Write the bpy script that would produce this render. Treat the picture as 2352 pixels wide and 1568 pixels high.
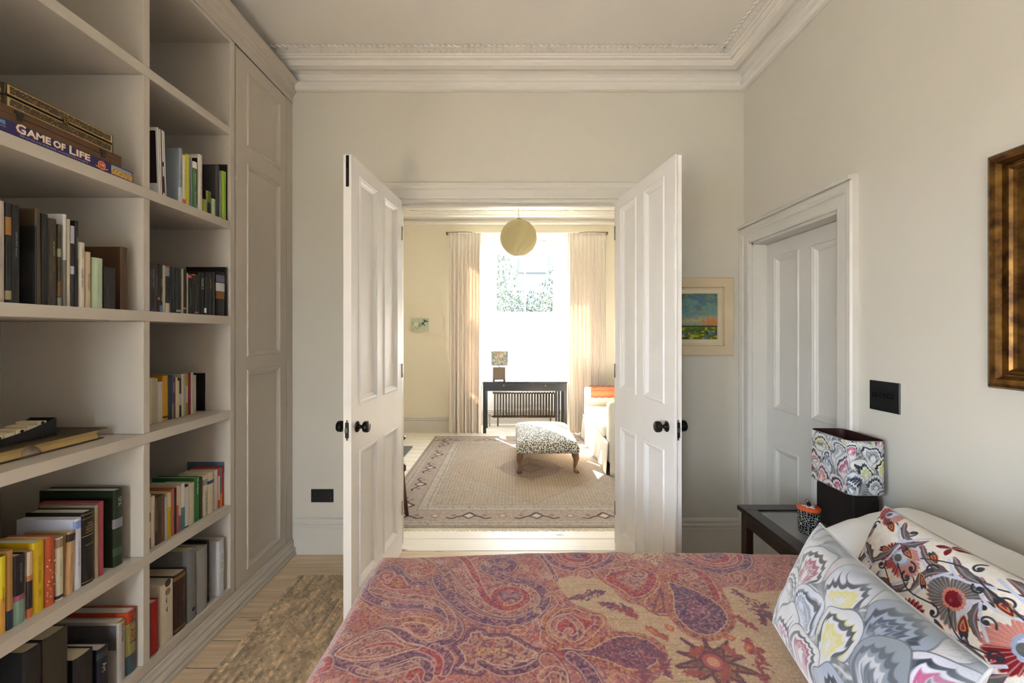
import bpy, math, random
import numpy as np
from mathutils import Vector, Matrix
for o in list(bpy.data.objects): bpy.data.objects.remove(o)
S = bpy.context.scene
COL = S.collection
rnd = random.Random(7)
EYE = 1.437; F = 984.0
# ------------------------------------------------------------------ camera, sky, sun, exposure
cam_data = bpy.data.cameras.new('camera'); cam = bpy.data.objects.new('camera', cam_data); COL.objects.link(cam)
cam.location = (0, 0, EYE); cam.rotation_euler = (math.pi/2, 0, 0)
cam_data.sensor_width = 36; cam_data.lens = F/2352*36; cam_data.shift_y = -18/2352; cam_data.clip_start = .02
S.camera = cam
S.view_settings.view_transform = 'Standard'; S.view_settings.look = 'None'
S.view_settings.exposure = 1.15; S.view_settings.gamma = 1; S.view_settings.use_curve_mapping = False
world = bpy.data.worlds.new('world'); S.world = world; world.use_nodes = True
wn = world.node_tree; bg = wn.nodes['Background']
bg.inputs[0].default_value = (.73, .87, 1.04, 1); bg.inputs[1].default_value = 15.0
sun_data = bpy.data.lights.new('sun', 'SUN'); sun_data.energy = 80; sun_data.angle = .009; sun_data.color = (1, .93, .82)
sun = bpy.data.objects.new('sun', sun_data); COL.objects.link(sun)
sun.rotation_euler = Vector((.62, -1.0, -1.12)).to_track_quat('-Z', 'Y').to_euler()
def portal(name, loc, rot, sx, sy):
    l = bpy.data.lights.new(name, 'AREA'); l.shape = 'RECTANGLE'; l.size = sx; l.size_y = sy; l.cycles.is_portal = True
    o = bpy.data.objects.new(name, l); COL.objects.link(o); o.location = loc; o.rotation_euler = rot
    return o
# sky portals sit in the window openings (sampling guides for the sky light, they emit nothing themselves)
portal('sky_portal', (.21, 7.0, 1.8), (-math.pi/2, 0, 0), 1.3, 2.2)
portal('sky_portal', (-.9, -2.25, 1.35), (math.pi/2, 0, 0), .8, 1.9)
portal('sky_portal', (-2.22, -1.0, 1.35), (0, -math.pi/2, 0), 1.9, 1.4)

# ------------------------------------------------------------------ helpers
def lin(c):
    r = []
    for v in c[:3]:
        v = v/255.0
        r.append(v/12.92 if v <= .04045 else ((v+.055)/1.055)**2.4)
    return tuple(r)
MATS = {}
def base_mat(name):
    m = bpy.data.materials.new(name); m.use_nodes = True
    return m, m.node_tree, m.node_tree.nodes['Principled BSDF']
def N(nt, typ, **kw):
    n = nt.nodes.new(typ)
    for k, v in kw.items():
        if hasattr(n, k): setattr(n, k, v)
        else: n.inputs[k].default_value = v
    return n
def mat(name, col, rough=.6, metal=0, var=.06, scale=8, bump=.0, bscale=60, coat=0, stretch=(1,1,1), spec=None):
    if name in MATS: return MATS[name]
    m, nt, b = base_mat(name); L = nt.links
    c = lin(col)
    tc = N(nt, 'ShaderNodeTexCoord'); mp = N(nt, 'ShaderNodeMapping'); mp.inputs['Scale'].default_value = stretch
    L.new(tc.outputs['Object'], mp.inputs[0])
    nz = N(nt, 'ShaderNodeTexNoise'); nz.inputs['Scale'].default_value = scale; nz.inputs['Detail'].default_value = 3
    L.new(mp.outputs[0], nz.inputs['Vector'])
    cr = N(nt, 'ShaderNodeValToRGB')
    cr.color_ramp.elements[0].position = .3; cr.color_ramp.elements[1].position = .7
    cr.color_ramp.elements[0].color = (*[v*(1-var) for v in c], 1); cr.color_ramp.elements[1].color = (*[min(1, v*(1+var)) for v in c], 1)
    L.new(nz.outputs['Fac'], cr.inputs[0]); L.new(cr.outputs[0], b.inputs['Base Color'])
    b.inputs['Roughness'].default_value = rough; b.inputs['Metallic'].default_value = metal
    if coat: b.inputs['Coat Weight'].default_value = coat; b.inputs['Coat Roughness'].default_value = .15
    if spec is not None: b.inputs['Specular IOR Level'].default_value = spec
    if bump:
        n2 = N(nt, 'ShaderNodeTexNoise'); n2.inputs['Scale'].default_value = bscale; n2.inputs['Detail'].default_value = 4
        L.new(mp.outputs[0], n2.inputs['Vector'])
        bp = N(nt, 'ShaderNodeBump'); bp.inputs['Strength'].default_value = bump; bp.inputs['Distance'].default_value = .004
        L.new(n2.outputs['Fac'], bp.inputs['Height']); L.new(bp.outputs[0], b.inputs['Normal'])
    MATS[name] = m
    return m
def attr_mat(name, rough=.85, fine=.25, fscale=220, bump=.3, sheen=0, spec=.2):
    """colour from the woven / printed vertex colours, broken up by fine fibre noise"""
    if name in MATS: return MATS[name]
    m, nt, b = base_mat(name); L = nt.links
    at = N(nt, 'ShaderNodeAttribute'); at.attribute_name = 'Col'
    tc = N(nt, 'ShaderNodeTexCoord')
    nz = N(nt, 'ShaderNodeTexNoise'); nz.inputs['Scale'].default_value = fscale; nz.inputs['Detail'].default_value = 2
    L.new(tc.outputs['Object'], nz.inputs['Vector'])
    mr = N(nt, 'ShaderNodeMapRange'); mr.inputs['From Min'].default_value = .25; mr.inputs['From Max'].default_value = .75
    mr.inputs['To Min'].default_value = 1-fine; mr.inputs['To Max'].default_value = 1+fine
    L.new(nz.outputs['Fac'], mr.inputs['Value'])
    mx = N(nt, 'ShaderNodeVectorMath', operation='SCALE')
    L.new(at.outputs['Color'], mx.inputs[0]); L.new(mr.outputs[0], mx.inputs['Scale'])
    L.new(mx.outputs[0], b.inputs['Base Color'])
    b.inputs['Roughness'].default_value = rough; b.inputs['Specular IOR Level'].default_value = spec
    if sheen: b.inputs['Sheen Weight'].default_value = sheen
    if bump:
        bp = N(nt, 'ShaderNodeBump'); bp.inputs['Strength'].default_value = bump; bp.inputs['Distance'].default_value = .002
        L.new(nz.outputs['Fac'], bp.inputs['Height']); L.new(bp.outputs[0], b.inputs['Normal'])
    MATS[name] = m
    return m
def wloc(o):
    v = Vector((0, 0, 0))
    while o is not None: v += o.location; o = o.parent
    return v
def tag(o, label=None, cat=None, group=None, kind=None):
    if label: o['label'] = label
    if cat: o['category'] = cat
    if group: o['group'] = group
    if kind: o['kind'] = kind
    return o
def empty(name, loc, label=None, cat=None, group=None, kind=None, rot=None, parent=None):
    o = bpy.data.objects.new(name, None); COL.objects.link(o); o.location = loc; o.empty_display_size = .05
    if rot: o.rotation_euler = rot
    if parent: o.parent = parent
    return tag(o, label, cat, group, kind)
class MB:
    def __init__(s): s.v = []; s.f = []; s.sm = []
    def add(s, vs, fs, smooth=False):
        k = len(s.v); s.v += [tuple(v) for v in vs]
        for f in fs: s.f.append(tuple(i+k for i in f)); s.sm.append(smooth)
        return s
    def box(s, x0, x1, y0, y1, z0, z1):
        if x0 > x1: x0, x1 = x1, x0
        if y0 > y1: y0, y1 = y1, y0
        if z0 > z1: z0, z1 = z1, z0
        return s.add([(x0,y0,z0),(x1,y0,z0),(x1,y1,z0),(x0,y1,z0),(x0,y0,z1),(x1,y0,z1),(x1,y1,z1),(x0,y1,z1)],
            [(0,3,2,1),(4,5,6,7),(0,1,5,4),(1,2,6,5),(2,3,7,6),(3,0,4,7)])
    def cbox(s, x0, x1, y0, y1, z0, z1, c=.003):
        """box with chamfered edges on all sides"""
        xs, ys, zs = (x0, x1), (y0, y1), (z0, z1)
        vs = []; idx = {}
        for i in (0, 1):
            for j in (0, 1):
                for k in (0, 1):
                    for a in range(3):
                        p = [xs[i], ys[j], zs[k]]
                        for b in range(3):
                            if b != a: p[b] += c*(1 if (i, j, k)[b] == 0 else -1)
                        idx[(i,j,k,a)] = len(vs); vs.append(p)
        fs = []
        I = idx
        def q(a, l): fs.append(tuple(l))
        for a in range(3):
            b, c2 = (a+1) % 3, (a+2) % 3
            for sgn in (0, 1):
                ring = []
                for (u, w) in ((0,0),(1,0),(1,1),(0,1)):
                    t = [0,0,0]; t[a] = sgn; t[b] = u; t[c2] = w
                    ring.append(I[(*t, a)])
                fs.append(tuple(ring if sgn else ring[::-1]))
            # edges along axis a
            for (u, w) in ((0,0),(1,0),(1,1),(0,1)):
                t0 = [0,0,0]; t0[b] = u; t0[c2] = w; t1 = list(t0); t1[a] = 1
                l = [I[(*t0, b)], I[(*t1, b)], I[(*t1, c2)], I[(*t0, c2)]]
                fs.append(tuple(l if u != w else l[::-1]) if True else None)
        for (i, j, k) in [(i,j,k) for i in (0,1) for j in (0,1) for k in (0,1)]:
            l = [I[(i,j,k,0)], I[(i,j,k,1)], I[(i,j,k,2)]]
            fs.append(tuple(l if (i+j+k) % 2 else l[::-1]))
        return s.add(vs, fs)
    def tube(s, pts, r, n=10, caps=True, smooth=True):
        pts = [Vector(p) for p in pts]; m = len(pts)
        rs = r if hasattr(r, '__len__') else [r]*m
        vs = []; up = None
        for i, p in enumerate(pts):
            t = (pts[min(i+1, m-1)]-pts[max(i-1, 0)]).normalized()
            if up is None:
                up = Vector((0, 0, 1)) if abs(t.z) < .9 else Vector((1, 0, 0))
            a = t.cross(up).normalized(); b = a.cross(t).normalized(); up = b
            for k in range(n):
                w = 2*math.pi*k/n; vs.append(p + (a*math.cos(w)+b*math.sin(w))*rs[i])
        fs = [(i*n+k, i*n+(k+1) % n, (i+1)*n+(k+1) % n, (i+1)*n+k) for i in range(m-1) for k in range(n)]
        if caps: fs += [tuple(range(n))[::-1], tuple((m-1)*n+k for k in range(n))]
        return s.add(vs, fs, smooth)
    def lathe(s, prof, c=(0,0,0), axis=(0,0,1), n=20, smooth=True):
        """prof: (radius, height) pairs along axis"""
        ax = Vector(axis).normalized(); a = ax.orthogonal().normalized(); b = ax.cross(a); c = Vector(c)
        vs = []
        for (r, h) in prof:
            for k in range(n):
                w = 2*math.pi*k/n; vs.append(c+ax*h+(a*math.cos(w)+b*math.sin(w))*max(r, 1e-4))
        m = len(prof)
        fs = [(i*n+k, i*n+(k+1) % n, (i+1)*n+(k+1) % n, (i+1)*n+k) for i in range(m-1) for k in range(n)]
        fs += [tuple(range(n))[::-1], tuple((m-1)*n+k for k in range(n))]
        return s.add(vs, fs, smooth)
    def sweep(s, path, nrm, prof, closed=False, cap=True, smooth=False):
        """profile (a = offset to the left of travel inside the plane of nrm, b = along nrm), mitred corners"""
        path = [Vector(p) for p in path]; nrm = Vector(nrm).normalized(); m = len(path); vs = []
        for i, p in enumerate(path):
            if closed: t0 = (p-path[i-1]).normalized(); t1 = (path[(i+1) % m]-p).normalized()
            else:
                t1 = (path[min(i+1, m-1)]-path[min(i, m-2)]).normalized(); t0 = (path[max(i, 1)]-path[max(i-1, 0)]).normalized()
            p0 = nrm.cross(t0); p1 = nrm.cross(t1); mi = (p0+p1); mi = mi/max(1e-6, mi.length_squared)*2
            for (a, b) in prof: vs.append(p+mi*a+nrm*b)
        k = len(prof); fs = []
        for i in range(m if closed else m-1):
            j = (i+1) % m
            for q in range(k-1): fs.append((i*k+q, j*k+q, j*k+q+1, i*k+q+1))
        if cap and not closed: fs += [tuple(range(k)), tuple((m-1)*k+q for q in range(k))[::-1]]
        return s.add(vs, fs, smooth)
    def prism(s, poly, ax, a0, a1, smooth=False):
        """2-D polygon extruded along axis ax ('x','y','z') between a0 and a1"""
        n = len(poly)
        def P(u, v, a): return {'x': (a, u, v), 'y': (u, a, v), 'z': (u, v, a)}[ax]
        vs = [P(u, v, a0) for u, v in poly]+[P(u, v, a1) for u, v in poly]
        s.add(vs, [tuple(range(n))[::-1], tuple(range(n, 2*n))])
        k = len(s.v)-2*n
        for i in range(n): s.f.append((k+i, k+(i+1) % n, k+n+(i+1) % n, k+n+i)); s.sm.append(smooth)
        return s
    def build(s, name, m, parent=None, world=True, bevel=0, seg=2, recalc=True):
        me = bpy.data.meshes.new(name)
        off = wloc(parent) if (parent is not None and world) else Vector((0, 0, 0))
        me.from_pydata([(v[0]-off.x, v[1]-off.y, v[2]-off.z) for v in s.v], [], s.f)
        if recalc:
            import bmesh
            bm = bmesh.new(); bm.from_mesh(me); bmesh.ops.recalc_face_normals(bm, faces=bm.faces); bm.to_mesh(me); bm.free()
        me.polygons.foreach_set('use_smooth', s.sm)
        for mm in (m if isinstance(m, (list, tuple)) else [m]): me.materials.append(mm)
        o = bpy.data.objects.new(name, me); COL.objects.link(o)
        if parent is not None: o.parent = parent
        if bevel:
            md = o.modifiers.new('bevel', 'BEVEL'); md.width = bevel; md.segments = seg; md.limit_method = 'ANGLE'
        return o
def struct(o): o['kind'] = 'structure'; return o
def box_obj(name, b, m, parent=None, bevel=0, world=True, ch=0):
    q = MB()
    (q.cbox(*b, ch) if ch else q.box(*b))
    return q.build(name, m, parent, world=world, bevel=bevel)
FONTS = {}
def lettering(text, size, m, parent, origin, xdir, ydir, name='lettering', bold=0, width=None, lift=.0006, align='CENTER', shear=0):
    """flat letters at origin (centre), written along xdir, in the parent's own space"""
    cu = bpy.data.curves.new('t', 'FONT'); cu.body = text; cu.size = size; cu.align_x = align; cu.align_y = 'CENTER'
    cu.offset = bold; cu.resolution_u = 2; cu.shear = shear
    o = bpy.data.objects.new('t', cu); COL.objects.link(o)
    dg = bpy.context.evaluated_depsgraph_get(); me = bpy.data.meshes.new_from_object(o.evaluated_get(dg))
    bpy.data.objects.remove(o)
    n = len(me.vertices); co = np.empty(n*3); me.vertices.foreach_get('co', co); co = co.reshape(-1, 3)
    if n == 0: return None
    if width:
        w = co[:, 0].max()-co[:, 0].min()
        if w > width: co[:, 0] *= width/w
    X = np.array(Vector(xdir).normalized()); Y = np.array(Vector(ydir).normalized()); Z = np.cross(X, Y)
    out = np.outer(co[:, 0], X)+np.outer(co[:, 1], Y)+np.array(origin)+Z*lift
    me.vertices.foreach_set('co', out.ravel()); me.materials.clear(); me.materials.append(m)
    for p in me.polygons: p.material_index = 0
    ob = bpy.data.objects.new(name, me); COL.objects.link(ob); ob.parent = parent
    return ob
# ---------------------------------------------------------------- painted fabric: colours computed per mesh vertex
def catmull(pts, n=6, closed=False):
    P = [np.array(p, float) for p in pts]; m = len(P); out = []
    rng = range(m if closed else m-1)
    for i in rng:
        a = P[(i-1) % m] if (closed or i > 0) else P[0]; b = P[i]; c = P[(i+1) % m]; d = P[(i+2) % m] if (closed or i+2 < m) else P[-1]
        for k in range(n):
            t = k/n
            out.append(.5*((2*b)+(c-a)*t+(2*a-5*b+4*c-d)*t*t+(3*b-a-3*c+d)*t**3))
    if not closed: out.append(P[-1])
    return np.array(out)
class Canvas:
    def __init__(s, U, V, base, aa):
        s.U = U.ravel().astype(float); s.V = V.ravel().astype(float); s.aa = aa
        s.C = np.empty((len(s.U), 3)); s.C[:] = lin(base)
    def sub(s, pts, pad):
        p = np.asarray(pts)
        return np.nonzero((s.U > p[:, 0].min()-pad) & (s.U < p[:, 0].max()+pad) & (s.V > p[:, 1].min()-pad) & (s.V < p[:, 1].max()+pad))[0]
    def dist(s, idx, pts, closed=False):
        u = s.U[idx]; v = s.V[idx]; d = np.full(len(idx), 1e9)
        m = len(pts)
        for i in range(m if closed else m-1):
            a = pts[i]; b = pts[(i+1) % m]; ex, ey = b[0]-a[0], b[1]-a[1]; L = ex*ex+ey*ey+1e-12
            t = np.clip(((u-a[0])*ex+(v-a[1])*ey)/L, 0, 1)
            d = np.minimum(d, (u-a[0]-t*ex)**2+(v-a[1]-t*ey)**2)
        return np.sqrt(d)
    def inside(s, idx, pts):
        u = s.U[idx]; v = s.V[idx]; r = np.zeros(len(idx), bool); m = len(pts)
        for i in range(m):
            a = pts[i]; b = pts[(i+1) % m]
            if a[1] == b[1]: continue
            c = ((a[1] > v) != (b[1] > v)) & (u < (b[0]-a[0])*(v-a[1])/(b[1]-a[1])+a[0]); r ^= c
        return r
    def mix(s, idx, al, col, lincol=False):
        al = np.clip(al, 0, 1)[:, None]; c = np.array(col if lincol else lin(col)); s.C[idx] = s.C[idx]*(1-al)+c*al
    def stroke(s, pts, bands, smooth=5, closed=False):
        """bands: (half width, colour) from wide to narrow"""
        if smooth: pts = catmull(pts, smooth, closed)
        w = bands[0][0]; idx = s.sub(pts, w+s.aa)
        if not len(idx): return
        d = s.dist(idx, pts, closed)
        for (w, c) in bands: s.mix(idx, (w-d)/s.aa+.5, c)
    def shape(s, pts, bands, smooth=5, fill=None):
        """bands: (depth inside the outline, colour); negative depth reaches outside"""
        if smooth: pts = catmull(pts, smooth, True)
        idx = s.sub(pts, .02+s.aa)
        if not len(idx): return
        d = s.dist(idx, pts, True); sd = np.where(s.inside(idx, pts), d, -d)
        for (w, c) in bands: s.mix(idx, (sd-w)/s.aa+.5, c)
    def disc(s, c, r, bands):
        idx = s.sub(np.array([c]), r+s.aa*2)
        if not len(idx): return
        d = np.hypot(s.U[idx]-c[0], s.V[idx]-c[1])
        for (k, col) in bands: s.mix(idx, (r*k-d)/s.aa+.5, col)
def vnoise(x, y, seed=0):
    """smooth value noise, numpy only"""
    xi = np.floor(x).astype(int); yi = np.floor(y).astype(int); fx = x-xi; fy = y-yi
    def h(a, b):
        n = (a*374761393+b*668265263+seed*974711) & 0x7fffffff
        n = ((n ^ (n >> 13))*1274126177) & 0x7fffffff
        return (n ^ (n >> 16) & 0xffff) % 65536/65535.0
    fx = fx*fx*(3-2*fx); fy = fy*fy*(3-2*fy)
    return (h(xi, yi)*(1-fx)+h(xi+1, yi)*fx)*(1-fy)+(h(xi, yi+1)*(1-fx)+h(xi+1, yi+1)*fx)*fy
def grid_mesh(name, P, C, m, parent=None, closed_u=False, smooth=True):
    """P: (nu, nv, 3) points in world space, C: (nu*nv, 3) colours or None"""
    nu, nv = P.shape[:2]
    a = np.arange(nu*nv).reshape(nu, nv)
    A = a[:-1, :-1]; B = a[1:, :-1]; Cc = a[1:, 1:]; D = a[:-1, 1:]
    q = np.stack([A, B, Cc, D], -1).reshape(-1, 4)
    if closed_u:
        q2 = np.stack([a[-1, :-1], a[0, :-1], a[0, 1:], a[-1, 1:]], -1).reshape(-1, 4); q = np.concatenate([q, q2])
    me = bpy.data.meshes.new(name)
    off = np.array(wloc(parent)) if parent is not None else np.zeros(3)
    me.vertices.add(nu*nv); me.vertices.foreach_set('co', (P.reshape(-1, 3)-off).astype(np.float32).ravel())
    me.loops.add(len(q)*4); me.loops.foreach_set('vertex_index', q.astype(np.int32).ravel())
    me.polygons.add(len(q)); me.polygons.foreach_set('loop_start', np.arange(0, len(q)*4, 4, dtype=np.int32))
    me.update(calc_edges=True)
    me.polygons.foreach_set('use_smooth', np.full(len(q), smooth))
    if C is not None:
        at = me.color_attributes.new('Col', 'FLOAT_COLOR', 'POINT')
        at.data.foreach_set('color', np.concatenate([C, np.ones((len(C), 1))], 1).astype(np.float32).ravel())
    me.materials.append(m)
    o = bpy.data.objects.new(name, me); COL.objects.link(o)
    if parent is not None: o.parent = parent
    return o
def blank_attr(o, col):
    me = o.data; at = me.color_attributes.new('Col', 'FLOAT_COLOR', 'POINT')
    c = np.empty((len(me.vertices), 4)); c[:, :3] = lin(col); c[:, 3] = 1; at.data.foreach_set('color', c.astype(np.float32).ravel())

# ---------------------------------------------------------------- common materials
wall_paint = mat('wall_paint', (214, 208, 196), .75, var=.015, scale=2, bump=.05, bscale=180)
far_wall_paint = mat('far_wall_paint', (238, 229, 209), .75, var=.015, scale=2, bump=.05, bscale=180)
ceil_paint = mat('ceiling_paint', (236, 230, 222), .8, var=.012, scale=2)
trim_paint = mat('trim_paint', (214, 209, 200), .42, var=.015, scale=3)
door_paint = mat('door_paint', (238, 234, 230), .38, var=.02, scale=4)
side_door_paint = mat('side_door_paint', (214, 210, 202), .42, var=.02, scale=3)
shelf_paint = mat('shelf_paint', (200, 190, 176), .38, var=.02, scale=4)
black_metal = mat('black_metal', (22, 20, 19), .32, .6, var=.1)
black_plastic = mat('black_plate', (18, 18, 19), .35, 0, var=.05)
steel = mat('steel', (140, 138, 134), .3, 1)
white_gloss = mat('window_paint', (236, 238, 240), .35, var=.01)
# ================================================================ SETTING
XL, XR, YB, YR, H = -2.02, 1.52, 2.81, -2.0, 3.157
YF = 6.23; FXL, FXR = -2.02, 2.62; WT = .14       # far room
OL, OR_, OH = -.765, .725, 2.318                      # doorway between the rooms
# ---- floor boards
def pine(name, tint):
    m, nt, b = base_mat(name); L = nt.links
    tc = N(nt, 'ShaderNodeTexCoord'); oi = N(nt, 'ShaderNodeObjectInfo')
    ad = N(nt, 'ShaderNodeVectorMath', operation='ADD'); sc = N(nt, 'ShaderNodeVectorMath', operation='SCALE')
    cb = N(nt, 'ShaderNodeCombineXYZ'); L.new(oi.outputs['Random'], cb.inputs[0]); L.new(oi.outputs['Random'], cb.inputs[1])
    L.new(cb.outputs[0], sc.inputs[0]); sc.inputs['Scale'].default_value = 40
    L.new(tc.outputs['Object'], ad.inputs[0]); L.new(sc.outputs[0], ad.inputs[1])
    mp = N(nt, 'ShaderNodeMapping'); mp.inputs['Scale'].default_value = (1.2, 22, 22); L.new(ad.outputs[0], mp.inputs[0])
    nz = N(nt, 'ShaderNodeTexNoise'); nz.inputs['Scale'].default_value = 2.2; nz.inputs['Detail'].default_value = 5; nz.inputs['Distortion'].default_value = .6
    L.new(mp.outputs[0], nz.inputs['Vector'])
    cr = N(nt, 'ShaderNodeValToRGB'); e = cr.color_ramp.elements
    e[0].position = .3; e[0].color = (*lin(tint[0]), 1); e[1].position = .68; e[1].color = (*lin(tint[1]), 1)
    L.new(nz.outputs['Fac'], cr.inputs[0])
    mp2 = N(nt, 'ShaderNodeMapping'); mp2.inputs['Scale'].default_value = (2.6, 7.5, 0.01); L.new(ad.outputs[0], mp2.inputs[0])
    vo = N(nt, 'ShaderNodeTexVoronoi'); vo.inputs['Scale'].default_value = 1.0; L.new(mp2.outputs[0], vo.inputs['Vector'])
    kr = N(nt, 'ShaderNodeValToRGB'); k = kr.color_ramp.elements
    k[0].position = .05; k[0].color = (*lin(tint[2]), 1); k[1].position = .13; k[1].color = (1, 1, 1, 1)
    L.new(vo.outputs['Distance'], kr.inputs[0])
    mx = N(nt, 'ShaderNodeMix', data_type='RGBA', blend_type='MULTIPLY'); mx.inputs[0].default_value = .85
    L.new(cr.outputs[0], mx.inputs[6]); L.new(kr.outputs[0], mx.inputs[7]); L.new(mx.outputs[2], b.inputs['Base Color'])
    b.inputs['Roughness'].default_value = .42
    bp = N(nt, 'ShaderNodeBump'); bp.inputs['Strength'].default_value = .15; bp.inputs['Distance'].default_value = .002
    L.new(nz.outputs['Fac'], bp.inputs['Height']); L.new(bp.outputs[0], b.inputs['Normal'])
    return m
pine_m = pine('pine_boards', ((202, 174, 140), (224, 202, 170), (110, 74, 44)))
pine_far_lit = pine('pale_pine_boards', ((247, 235, 216), (253, 246, 234), (150, 110, 74)))  # same pine, with the bright light on the far boards put into its colour
floor = struct(box_obj('floor', (XL-.1, FXR+.1, YR-.1, 7.05, -.12, -.02), mat('subfloor', (40, 30, 22), .9)))
PW = .1655; seams = []; y = YR
while y < 6.95: seams.append(y); y += PW
offs = 2.84 - (YR+PW*round((2.84-YR)/PW))
pm = {}
for i, y0 in enumerate(seams):
    y0 += offs; y1 = min(y0+PW-.006, 6.97)
    cuts = [XL] + ([(-1.0, .3, 1.2, -.4, .9)[i % 5]] if i % 2 else []) + [FXR if y0 > YB else XR]
    if YB-.02 < y0 < YB+WT-.02: pass
    for a, c in zip(cuts, cuts[1:]):
        if a >= c: continue
        p = MB().cbox(a+.0015, c-.0015, y0, y1, -.02, 0, .0018)
        p.build('floorboard', pine_far_lit if y0 > YB+.02 else pine_m, floor, recalc=True)
# ---- walls
def wall(name, boxes, m):
    b = MB()
    for q in boxes: b.box(*q)
    return struct(b.build(name, m))
LW = (-1.75, -.42, .38, 2.2)  # opening of the added window, out of view
wall('wall_left', [(XL-.15, XL, YR-.2, LW[0], -.1, H), (XL-.15, XL, LW[1], YB, -.1, H), (XL-.15, XL, LW[0], LW[1], -.1, LW[2]), (XL-.15, XL, LW[0], LW[1], LW[3], H)], wall_paint)
# right wall with the side door opening
DY0, DY1, DH = 1.984, 2.717, 2.012
wall('wall_right', [(XR, XR+.14, YR, DY0, -.1, H), (XR, XR+.14, DY0, DY1, DH, H), (XR, XR+.14, DY1, YB+WT, -.1, H)], wall_paint)
wb = wall('wall_back', [(XL-.15, OL, YB, YB+WT/2, -.1, H), (OR_, XR, YB, YB+WT/2, -.1, H), (OL, OR_, YB, YB+WT/2, OH, H)], wall_paint)
w2 = wall('wall_doorway', [(XL-.15, OL, YB+WT/2, YB+WT, -.1, H), (OR_, FXR+.15, YB+WT/2, YB+WT, -.1, H), (OL, OR_, YB+WT/2, YB+WT, OH, H)], far_wall_paint)
# rear wall behind the camera; its window is added to light the near room
RW = (-1.30, -.66, .38, 2.15)
wall('wall_rear', [(XL, RW[0], YR-.2, YR, -.1, H), (RW[1], XR+.14, YR-.2, YR, -.1, H), (RW[0], RW[1], YR-.2, YR, -.1, RW[2]), (RW[0], RW[1], YR-.2, YR, RW[3], H)], wall_paint)
wall('wall_far_left', [(FXL-.15, FXL, YB+WT, YF+.2, -.1, H)], far_wall_paint)
wall('wall_far_right', [(FXR, FXR+.15, YB+WT, YF+.2, -.1, H)], far_wall_paint)
BX0, BX1, BXa, BXb, BY, BH = -.80, 1.22, -.425, .845, 6.87, 2.905
wall('wall_far', [(FXL-.15, BX0, YF, YF+.2, -.1, H), (BX1, FXR+.15, YF, YF+.2, -.1, H), (BX0, BX1, YF, YF+.2, BH, H)], far_wall_paint)
struct(box_obj('ceiling', (XL-.15, FXR+.15, YR-.2, YF+.2, H, H+.12), ceil_paint))
b = MB(); b.prism([(BX0-.1, YF+.2), (BXa-.1, BY+.25), (BXb+.1, BY+.25), (BX1+.1, YF+.2)], 'z', BH, BH+.15)
struct(b.build('ceiling_bay', ceil_paint))
# bay walls below the sills, with moulded face
def seg_wall(p, q, z0, z1, t=.12):
    p = Vector(p); q = Vector(q); d = (q-p).normalized(); n = Vector((d.y, -d.x, 0)) * -1
    b = MB(); vs = []
    for z in (z0, z1):
        for a in (p, q, q+n*t, p+n*t): vs.append((a.x, a.y, z))
    b.add(vs, [(0,3,2,1),(4,5,6,7),(0,1,5,4),(1,2,6,5),(2,3,7,6),(3,0,4,7)])
    return b
PA, PB_, PC, PD = (BX0, YF+.0, 0), (BXa, BY-.02, 0), (BXb, BY-.02, 0), (BX1, YF+.0, 0)
b = MB()
for p, q in ((PA, PB_), (PB_, PC), (PC, PD)):
    w = seg_wall(p, q, -.1, .70); b.add(w.v, w.f)
    w = seg_wall(p, q, 2.84, BH); b.add(w.v, w.f)
struct(b.build('wall_bay', white_gloss))
# ---- windows
glass_m, nt, bs = base_mat('window_glass'); nt.nodes.remove(bs)
tr = N(nt, 'ShaderNodeBsdfTransparent'); gl = N(nt, 'ShaderNodeBsdfGlossy'); gl.inputs['Roughness'].default_value = .02
mx = N(nt, 'ShaderNodeMixShader'); mx.inputs[0].default_value = .05
nt.links.new(tr.outputs[0], mx.inputs[1]); nt.links.new(gl.outputs[0], mx.inputs[2]); nt.links.new(mx.outputs[0], nt.nodes['Material Output'].inputs[0])
def sash_window(name, p, q, z0, z1, zm, bars=True, stile=.13):
    p = Vector(p); q = Vector(q); W = (q-p).length; ang = math.atan2(q.y-p.y, q.x-p.x)
    t = empty(name, (p+q)/2, rot=(0, 0, ang)); struct(t)
    L = -W/2; R = W/2
    f = MB(); f.box(L, L+stile, -.0, .12, z0, z1); f.box(R-stile, R, -.0, .12, z0, z1); f.box(L+stile, R-stile, 0, .12, z1-.07, z1); f.box(L+stile, R-stile, 0, .12, z0, z0+.05)
    for s in (-1, 1):
        e = L+stile if s < 0 else R-stile
        f.box(e-.012, e+.012, -.015, 0, z0, z1-.06)
    f.build('window_frame', white_gloss, t, world=False, bevel=.004)
    si = MB(); si.cbox(L-.0, R, -.06, .05, z0-.03, z0, .006); si.build('window_sill', white_gloss, t, world=False)
    gl_, gr = L+stile, R-stile; s_ = .045
    for nm, a, c, y in (('upper_sash', zm, z1-.07, .07), ('lower_sash', z0+.05, zm+.04, .03)):
        m = MB(); m.box(gl_, gl_+s_, y, y+.035, a, c); m.box(gr-s_, gr, y, y+.035, a, c)
        m.box(gl_+s_, gr-s_, y, y+.035, c-.045, c); m.box(gl_+s_, gr-s_, y, y+.035, a, a+.045)
        if bars: m.box((gl_+gr)/2-.011, (gl_+gr)/2+.011, y, y+.03, a+.045, c-.045)
        so = m.build(nm, white_gloss, t, world=False)
        if bars:
            for (u, w) in ((gl_+s_, (gl_+gr)/2-.011), ((gl_+gr)/2+.011, gr-s_)):
                MB().box(u, w, y+.014, y+.018, a+.045, c-.045).build('glass_pane', glass_m, so, world=False)
        else: MB().box(gl_+s_, gr-s_, y+.014, y+.018, a+.045, c-.045).build('glass_pane', glass_m, so, world=False)
    return t
sash_window('window_1', PB_, PC, .70, 2.84, 1.74)
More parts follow.
